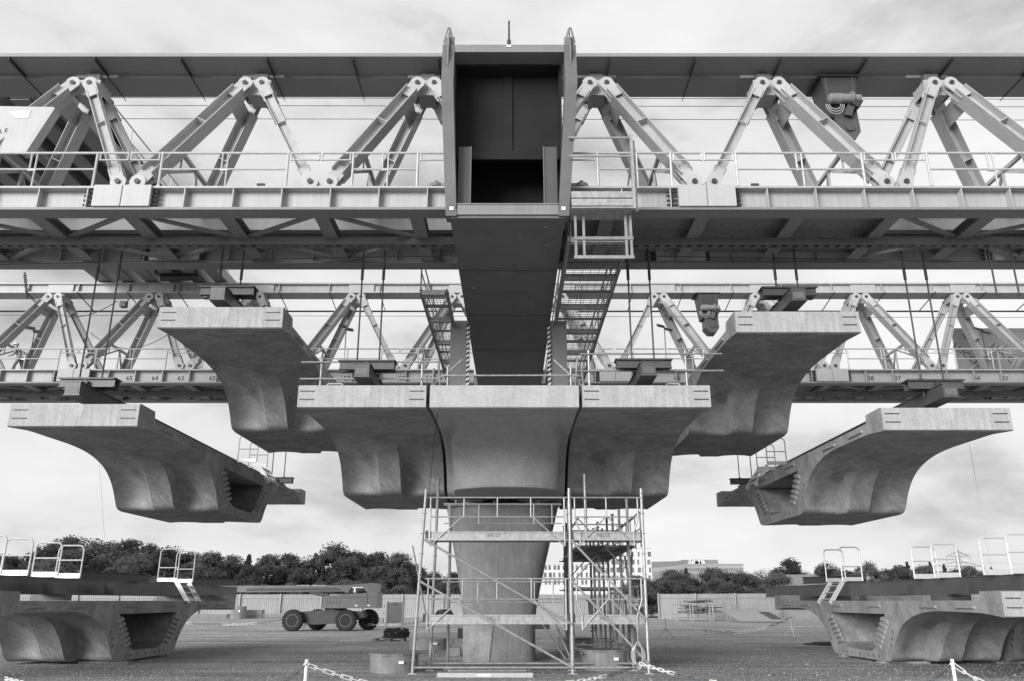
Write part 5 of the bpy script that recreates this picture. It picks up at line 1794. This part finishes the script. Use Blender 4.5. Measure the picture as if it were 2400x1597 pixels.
chain_thing('pale chain sagging left from the tripod by the boom lift', tr1 + Vector((-9.5, -1.5, -0.25)), tr1, 0.5, link=0.3, r=0.011)
chain_thing('pale chain sagging right from the tripod by the boom lift', tr1, tr1 + Vector((9.5, -0.5, -0.2)), 0.55, link=0.3, r=0.011)
chain_thing('pale chain sagging between the two tripods before the right fence', tr2, tr3, 0.75, link=0.3, r=0.011)

# ================================================================== TREES
def leaf_cloud(seed, clumps, per, size):
    rnd = random.Random(seed)
    mb = MB()
    V, Fc = mb.v, mb.f
    for (cx, cy, cz, rx, rz) in clumps:
        for k in range(per):
            while True:
                a, b_, c_ = rnd.uniform(-1, 1), rnd.uniform(-1, 1), rnd.uniform(-1, 1)
                d = a * a + b_ * b_ + c_ * c_
                if 0.15 < d < 1:
                    break
            f = d ** -0.22
            x, y, z = cx + a * rx * f, cy + b_ * rx * f, cz + c_ * rz * f
            s_ = size * rnd.uniform(0.6, 1.4)
            u = Vector((rnd.gauss(0, 1), rnd.gauss(0, 1), rnd.gauss(0, 0.7)))
            u.normalize()
            w = u.cross(Vector((rnd.gauss(0, 1), rnd.gauss(0, 1), rnd.gauss(0, 1)))).normalized()
            u, w = u * s_, w * (s_ * 0.55)
            o = len(V)
            V += [(x - u.x, y - u.y, z - u.z), (x + w.x, y + w.y, z + w.z), (x + u.x, y + u.y, z + u.z), (x - w.x, y - w.y, z - w.z)]
            Fc.append((o, o + 1, o + 2, o + 3))
    return mb
def cloud_mesh(name, mb, m_):
    me = bpy.data.meshes.new(name)
    me.from_pydata(mb.v, [], mb.f)
    me.materials.append(MATS[m_])
    return me
def broad(seed, m_, wide=0.42):
    # unit tree: 1 m tall
    rnd = random.Random(seed)
    cl = []
    limbs = []
    for k in range(36):
        t_ = rnd.random()
        z = 0.14 + 0.78 * t_
        rr = wide * math.sin(math.pi * min(1, 0.18 + 0.80 * t_)) * rnd.uniform(0.35, 1.0)
        an = rnd.random() * 6.283
        r_ = rnd.uniform(0.10, 0.18)
        cl.append((rr * math.cos(an), rr * math.sin(an), z, r_, r_ * 0.8))
        limbs.append((rr * math.cos(an), rr * math.sin(an), z))
    lc = leaf_cloud(seed, cl, 240, 0.015)
    core = leaf_cloud(seed + 500, [(x, y, z, r_ * 0.55, r_ * 0.45) for x, y, z, r_, q in cl], 26, 0.055)
    lc.add(core.v, core.f)
    crown = cloud_mesh('crown', lc, m_)
    tk = MB().tube((0, 0, 0), (0.01, 0, 0.35), 0.028, 8, 0.018).tube((0.01, 0, 0.35), (0, 0.01, 0.8), 0.018, 6, 0.005)
    for (x, y, z) in limbs[:10]:
        tk.tube((0.005, 0, z * 0.55), (x * 0.9, y * 0.9, z), 0.009, 5, 0.003)
    return crown, tk.mesh('trunk', 'bark')
def pine(seed):
    rnd = random.Random(seed)
    cl = []
    for k in range(44):
        t_ = k / 43
        z = 0.15 + 0.83 * t_
        rr = 0.26 * (1 - t_) ** 0.8 * rnd.uniform(0.3, 1.0)
        an = rnd.random() * 6.283
        cl.append((rr * math.cos(an), rr * math.sin(an), z, 0.07 * (1 - t_) + 0.022, 0.035))
    crown = cloud_mesh('crown', leaf_cloud(seed, cl, 75, 0.017), 'leaf_pine')
    tk = MB().tube((0, 0, 0), (0, 0, 0.97), 0.02, 7, 0.003)
    return crown, tk.mesh('trunk', 'bark')
def bare(seed):
    rnd = random.Random(seed)
    mb = MB()
    def grow(p, d, L_, r, lv):
        q = p + d * L_
        mb.tube(p, q, r, 5, r * 0.6, cap=False)
        if lv == 0:
            return
        for k in range(3 if lv > 2 else 4):
            nd = (d + Vector((rnd.gauss(0, .45), rnd.gauss(0, .45), rnd.gauss(0.12, .25)))).normalized()
            grow(p.lerp(q, rnd.uniform(0.55, 1)), nd, L_ * rnd.uniform(0.55, 0.8), r * 0.6, lv - 1)
    grow(Vector((0, 0, 0)), Vector((0, 0, 1)), 0.34, 0.022, 4)
    return cloud_mesh('branches', mb, 'twig'), None
KINDS = {'dark': [broad(11 + i, 'leaf_dark', 0.40 + 0.05 * i) for i in range(4)],
         'mid': [broad(31 + i, 'leaf_mid', 0.44 + 0.06 * i) for i in range(4)],
         'pine': [pine(51 + i) for i in range(3)],
         'bare': [bare(71 + i) for i in range(2)]}
TN = [0]
def tree(label, kind, x, y, h, wide=1.0, group='trees behind the fence', name=None, z=0.0):
    TN[0] += 1
    cr_, tk = KINDS[kind][TN[0] % len(KINDS[kind])]
    root = thing(name or {'pine': 'conifer_tree', 'bare': 'bare_tree'}.get(kind, 'broadleaf_tree'), label, 'tree', (x, y, z), group)
    root.rotation_euler = (0, 0, random.random() * 6.28)
    root.scale = (h * wide, h * wide, h)
    o = inst('crown' if tk else 'branches', cr_, root)
    o.location = (0, 0, 0)
    if tk:
        o = inst('trunk', tk, root)
        o.location = (0, 0, 0)
    return root
# skyline of the wood at left (photo pixel -> height at depth)
SK = [(-60, 1300), (0, 1297), (50, 1318), (95, 1285), (150, 1262), (210, 1272), (270, 1274), (330, 1272), (390, 1280), (450, 1296), (500, 1295), (560, 1290), (620, 1304), (680, 1300), (740, 1284), (775, 1276), (830, 1288), (880, 1292), (930, 1304), (965, 1325), (1010, 1340), (1060, 1338), (1120, 1345), (1180, 1350)]
def sky_at(px):
    for (a, ya), (b_, yb_) in zip(SK, SK[1:]):
        if a <= px <= b_:
            return ya + (yb_ - ya) * (px - a) / (b_ - a)
    return 1340
LAB_ROW = {0: 'skyline tree of the wood', 1: 'tree in mid wood', 2: 'bush at the wood edge'}
def where(px):
    marks = ((20, 'at the left picture edge'), (120, 'over the cut-off handrails'), (230, 'over the middle left handrails'), (420, 'over the left steps'), (540, 'right of the left steps'), (640, 'above the boom tip'), (740, 'above the boom'), (850, 'above the lift mast'), (930, 'right of the boom lift'), (1000, 'behind the cabinet'), (1300, 'behind the pier'))
    for lim, t_ in marks:
        if px < lim:
            return t_
    return 'behind the scaffold'
seen = {}
def uniq(base):
    seen[base] = seen.get(base, 0) + 1
    k = seen[base]
    return base if k == 1 else '%s, %s from left' % (base, {2: 'second', 3: 'third', 4: 'fourth', 5: 'fifth', 6: 'sixth', 7: 'seventh'}.get(k, 'next'))
for row, (Yt, stp, hs) in enumerate(((121, 46, 1.0), (114, 52, 0.80), (107, 58, 0.52))):
    px = -70 + row * 17
    while px < 1190:
        yy = sky_at(px) + random.uniform(-3, 5)
        h = (at_y(px, yy, Yt).z) * hs * random.uniform(0.95, 1.04)
        x_ = at_y(px, 1400, Yt).x
        kind = 'mid' if row == 2 else random.choice(['dark', 'dark', 'mid', 'pine'] if 470 < px < 780 else ['dark', 'dark', 'dark', 'mid'])
        adj = {'dark': 'dark leafy', 'mid': 'paler leafy', 'pine': 'pointed conifer'}[kind]
        tree(uniq('%s %s, %s' % (adj, LAB_ROW[row], where(px))), kind, x_, Yt + random.uniform(-2, 2), h * (0.97 if kind == 'pine' else 1.0), 1.5 if row == 2 else 1.25)
        px += stp * random.uniform(0.8, 1.2)
# scrub and far trees at right
px = 1490
k = 0
while px < 1830:
    yy = 1352 + 8 * math.sin(px * 0.05)
    h = at_y(px, yy, 104).z * random.uniform(0.92, 1.05)
    tree(uniq('pale scrub behind the right fence, %s' % ('left of the tube racks' if px < 1590 else 'over the tube racks' if px < 1710 else 'over the formwork panel')), 'mid', at_y(px, 1400, 104).x, 104 + random.uniform(-3, 3), h, 1.3, 'scrub at right', 'scrub_bush')
    px += 26
px = 1790
while px < 2460:
    yy = 1335 + random.uniform(-6, 10)
    h = at_y(px, yy, 150).z
    tree(uniq('far tree at right, %s' % ('left of the right steps' if px < 1930 else 'behind the right steps' if px < 2020 else 'between the handrails' if px < 2140 else 'behind the right handrails' if px < 2240 else 'under the pylon' if px < 2300 else 'by the right picture edge')), random.choice(['mid', 'dark', 'mid']), at_y(px, 1400, 150).x, 150 + random.uniform(-8, 8), h, 1.2, 'far trees at right')
    px += 34
for lab, kind, px, py, Y, w_ in (('tall dark leafy tree left of the right steps', 'dark', 1848, 1312, 140, 1.1), ('leafless tree right of the office building', 'bare', 1788, 1313, 130, 1.0), ('second leafless tree right of the office building', 'bare', 1812, 1325, 132, 0.9),
                                 ('thin leafed tree behind the right steps', 'mid', 1935, 1322, 140, 1.2), ('thin leafed tree between the right handrails', 'mid', 2035, 1320, 145, 0.9), ('dark round tree between the right handrails', 'dark', 2108, 1328, 150, 1.2),
                                 ('slim dark conifer between the right handrails', 'pine', 2125, 1318, 150, 0.9), ('slim conifer behind the middle right handrail', 'pine', 2178, 1318, 155, 0.8), ('slim conifer left of the pylon', 'pine', 2212, 1324, 160, 0.8),
                                 ('dark flat-topped cedar before the office building', 'dark', 1573, 1338, 170, 1.3), ('conifer before the middle of the office building', 'pine', 1608, 1333, 170, 1.2), ('broad dark tree before the office building', 'dark', 1668, 1330, 165, 1.3), ('low round tree before the right half of the office', 'dark', 1708, 1344, 165, 1.3)):
    p_ = at_y(px, py, Y)
    tree(lab, kind, p_.x, Y, p_.z, w_, 'single trees at right')

# low wooded rise on the far horizon
m = MB()
pts, fs = [], []
n_ = 90
for i in range(n_ + 1):
    x_ = -900 + 1800 * i / n_
    hgt = 9 + 5 * math.sin(i * 0.31) + 3 * math.sin(i * 0.83 + 1) + (6 if 1500 < 1200 + x_ else 0)
    pts += [(x_, 640, 0), (x_, 690, hgt), (x_, 800, 0)]
for i in range(n_):
    for q_ in range(2):
        a = i * 3 + q_
        fs.append((a, a + 1, a + 4, a + 3))
hl = m.add(pts, fs).build('hills', 'far_hill')
hl['kind'] = 'structure'

# ================================================================== BUILDINGS
def block(name, label, px0, px1, pytop, Y, depth, cols, rows, pyw0, pyw1, wfrac, m_='facade', skew=0.0, group=None, stag=False, parent=None):
    a, b_ = at_y(px0, 1400, Y), at_y(px1, 1400, Y)
    zt = at_y((px0 + px1) / 2, pytop, Y).z
    root = parent or thing(name, label, 'building', ((a.x + b_.x) / 2, Y, 0), group)
    MB().box(a.x, b_.x, Y, Y + depth, 0, zt).build('wall', m_, root)
    zr0, zr1 = at_y(px0, pyw1, Y).z, at_y(px0, pyw0, Y).z
    Wd = b_.x - a.x
    rng = random.Random(px0)
    for r_ in range(rows):
        zc0 = zr0 + (zr1 - zr0) * r_ / rows
        hh = (zr1 - zr0) / rows * 0.62
        for c_ in range(cols):
            wv = wfrac * (rng.choice([0.75, 1.0, 1.25]) if stag else 1.0)
            xc = a.x + Wd * (c_ + 0.5 + (0.16 * ((r_ + c_) % 2) if stag else 0)) / cols
            ww = Wd / cols * wv / 2
            o = MB().box(xc - ww, xc + ww, Y - 0.06, Y - 0.01, zc0 + 0.15, zc0 + 0.15 + hh).build('window', 'glass', root)
    MB().box(a.x - 0.3, b_.x + 0.3, Y - 0.3, Y + depth + 0.3, zt + 0.003, zt + 0.35).build('parapet', m_, root)
    return root
wb = block('white_building', 'white building with staggered windows behind the scaffold', 1392, 1531, 1285, 250, 30, 11, 4, 1288, 1362, 0.46, stag=True)
block('white_building', '', 1262, 1391, 1322, 252, 30, 12, 3, 1320, 1372, 0.5, stag=True, parent=wb)
ob_ = block('office_building', 'long white office building with a grey roof storey at right of the scaffold', 1612, 1748, 1324, 300, 26, 30, 3, 1328, 1366, 0.5, 'facade_grey')
# angled left wing
pa, pb_ = at_y(1533, 1400, 330), at_y(1612, 1400, 300)
zt = at_y(1612, 1324, 300).z
m = MB()
MB().add([(pa.x, 330, 0), (pb_.x - 0.05, 300, 0), (pb_.x - 0.05, 326, 0), (pa.x, 356, 0), (pa.x, 330, zt), (pb_.x - 0.05, 300, zt), (pb_.x - 0.05, 326, zt), (pa.x, 356, zt)],
         [(0, 3, 2, 1), (4, 5, 6, 7), (0, 1, 5, 4), (1, 2, 6, 5), (2, 3, 7, 6), (3, 0, 4, 7)]).build('wing_wall', 'facade_grey', ob_)
dv = Vector((pb_.x - pa.x, -30, 0))
Lw = dv.length
ang = math.atan2(dv.y, dv.x)
for r_ in range(4):
    z_ = zt - 3.0 - r_ * 3.1
    for c_ in range(5):
        o = MB().box(0, Lw / 5 * 0.86, -0.08, -0.01, 0, 1.5).build('window', 'glass', ob_)
        q_ = Vector((pa.x, 330, z_)) + dv * ((c_ + 0.07) / 5)
        o.location = q_ - Vector(ob_.location)
        o.rotation_euler = (0, 0, ang)
ra, rb_ = at_y(1605, 1400, 305), at_y(1686, 1400, 305)
z0_, z1_ = zt + 0.36, at_y(1640, 1313, 305).z
MB().box(ra.x, rb_.x, 303, 320, z0_, z1_).build('roof_storey', 'roof_grey', ob_)
MB().add([(pa.x + 1, 336, zt), (ra.x, 306, zt), (ra.x, 322, zt), (pa.x + 1, 352, zt), (pa.x + 1, 336, zt + 2.6), (ra.x, 306, z1_ - 0.3), (ra.x, 322, z1_ - 0.3), (pa.x + 1, 352, zt + 2.6)],
         [(4, 5, 6, 7), (0, 1, 5, 4), (1, 2, 6, 5), (2, 3, 7, 6), (3, 0, 4, 7)]).build('wing_roof', 'roof_grey', ob_)
put_text('roof_sign', 'A', 3.2, 'ink_white', (at_y(1617, 1319, 303).x, 302.9, at_y(1617, 1319, 303).z), ob_)
for px, w_ in ((1627, 5), (1633, 4), (1638, 5), (1646, 5)):
    p_ = at_y(px, 1320, 303)
    MB().lathe((p_.x, 302.8, p_.z), [(0.2 * w_, 0), (0.2 * w_, 0.1)], 10, 1).build('roof_sign', 'ink_white', ob_)
# small houses on the right horizon
for k, (px, py, lab) in enumerate(((1895, 1345, 'grey hipped roof house behind the right steps'), (1760, 1356, 'small house among bushes right of the office'), (2190, 1338, 'long flat roofed shed on the right horizon'))):
    p_ = at_y(px, py, 118 if k == 0 else 200)
    h_ = thing('house', lab, 'house', (p_.x, p_.y, 0), 'houses at right')
    w_ = (6, 7, 24)[k]
    MB().box(p_.x - w_, p_.x + w_, p_.y, p_.y + 8, 0, p_.z - (2.0 if k < 2 else 0.6)).build('wall', 'facade_grey', h_)
    z0_ = p_.z - (2.0 if k < 2 else 0.6)
    MB().add([(p_.x - w_ - .5, p_.y - .5, z0_), (p_.x + w_ + .5, p_.y - .5, z0_), (p_.x + w_ + .5, p_.y + 8.5, z0_), (p_.x - w_ - .5, p_.y + 8.5, z0_), (p_.x - w_ * .35, p_.y + 4, p_.z), (p_.x + w_ * .35, p_.y + 4, p_.z)],
             [(0, 1, 5, 4), (1, 2, 5), (2, 3, 4, 5), (3, 0, 4), (0, 3, 2, 1)]).build('roof', 'roof_grey', h_)

# ================================================================== PYLON
def pylon():
    Y = 420
    pb0 = at_y(2262, 1408, Y)
    zt = at_y(2262, 1288, Y).z
    root = thing('pylon', 'lattice electricity pylon on the right horizon', 'pylon', (pb0.x, Y, 0))
    H = zt
    wdt = lambda t_: 3.4 * (1 - t_) ** 1.2 + 0.35
    m = MB()
    prev = None
    for k in range(13):
        t_ = k / 12
        w_ = wdt(t_)
        c_ = [Vector((pb0.x + sx * w_, Y + sy * w_, H * t_)) for sx, sy in ((-1, -1), (1, -1), (1, 1), (-1, 1))]
        if prev:
            for i in range(4):
                m.tube(prev[i], c_[i], 0.13, 4)
                m.tube(prev[i], c_[(i + 1) % 4], 0.08, 4)
                m.tube(c_[i], c_[(i + 1) % 4], 0.08, 4)
        prev = c_
    m.build('tower', 'tube_old', root)
    for t_, w_ in ((0.69, 12.5), (0.87, 6.0)):
        z_ = H * t_
        m = MB()
        for s_ in (-1, 1):
            tip = Vector((pb0.x + s_ * w_, Y, z_))
            for sy in (-0.8, 0.8):
                m.tube((pb0.x, Y + sy, z_), tip, 0.10, 4)
                m.tube((pb0.x, Y + sy, z_ + 2.4), tip, 0.10, 4)
            for q_ in (0.3, 0.6):
                m.tube((pb0.x + s_ * w_ * q_, Y, z_), (pb0.x + s_ * w_ * q_, Y, z_ + 2.4 * (1 - q_)), 0.07, 4)
            m.tube(tip, tip - Vector((0, 0, 2.2)), 0.14, 5)
        m.build('cross_arm', 'tube_old', root)
    for s_ in (-1, 1):
        for t_, w_ in ((0.69, 12.5), (0.87, 6.0)):
            tip = Vector((pb0.x + s_ * w_, Y, H * t_ - 2.2))
            wire('thin power line from the %s arm of the pylon, %s side' % ('lower' if t_ < 0.8 else 'upper', 'left' if s_ < 0 else 'right'), sag(tip, tip + Vector((260, -60, 4)), 6, 20), 0.05, 'galvanised', 'power_line')
pylon()
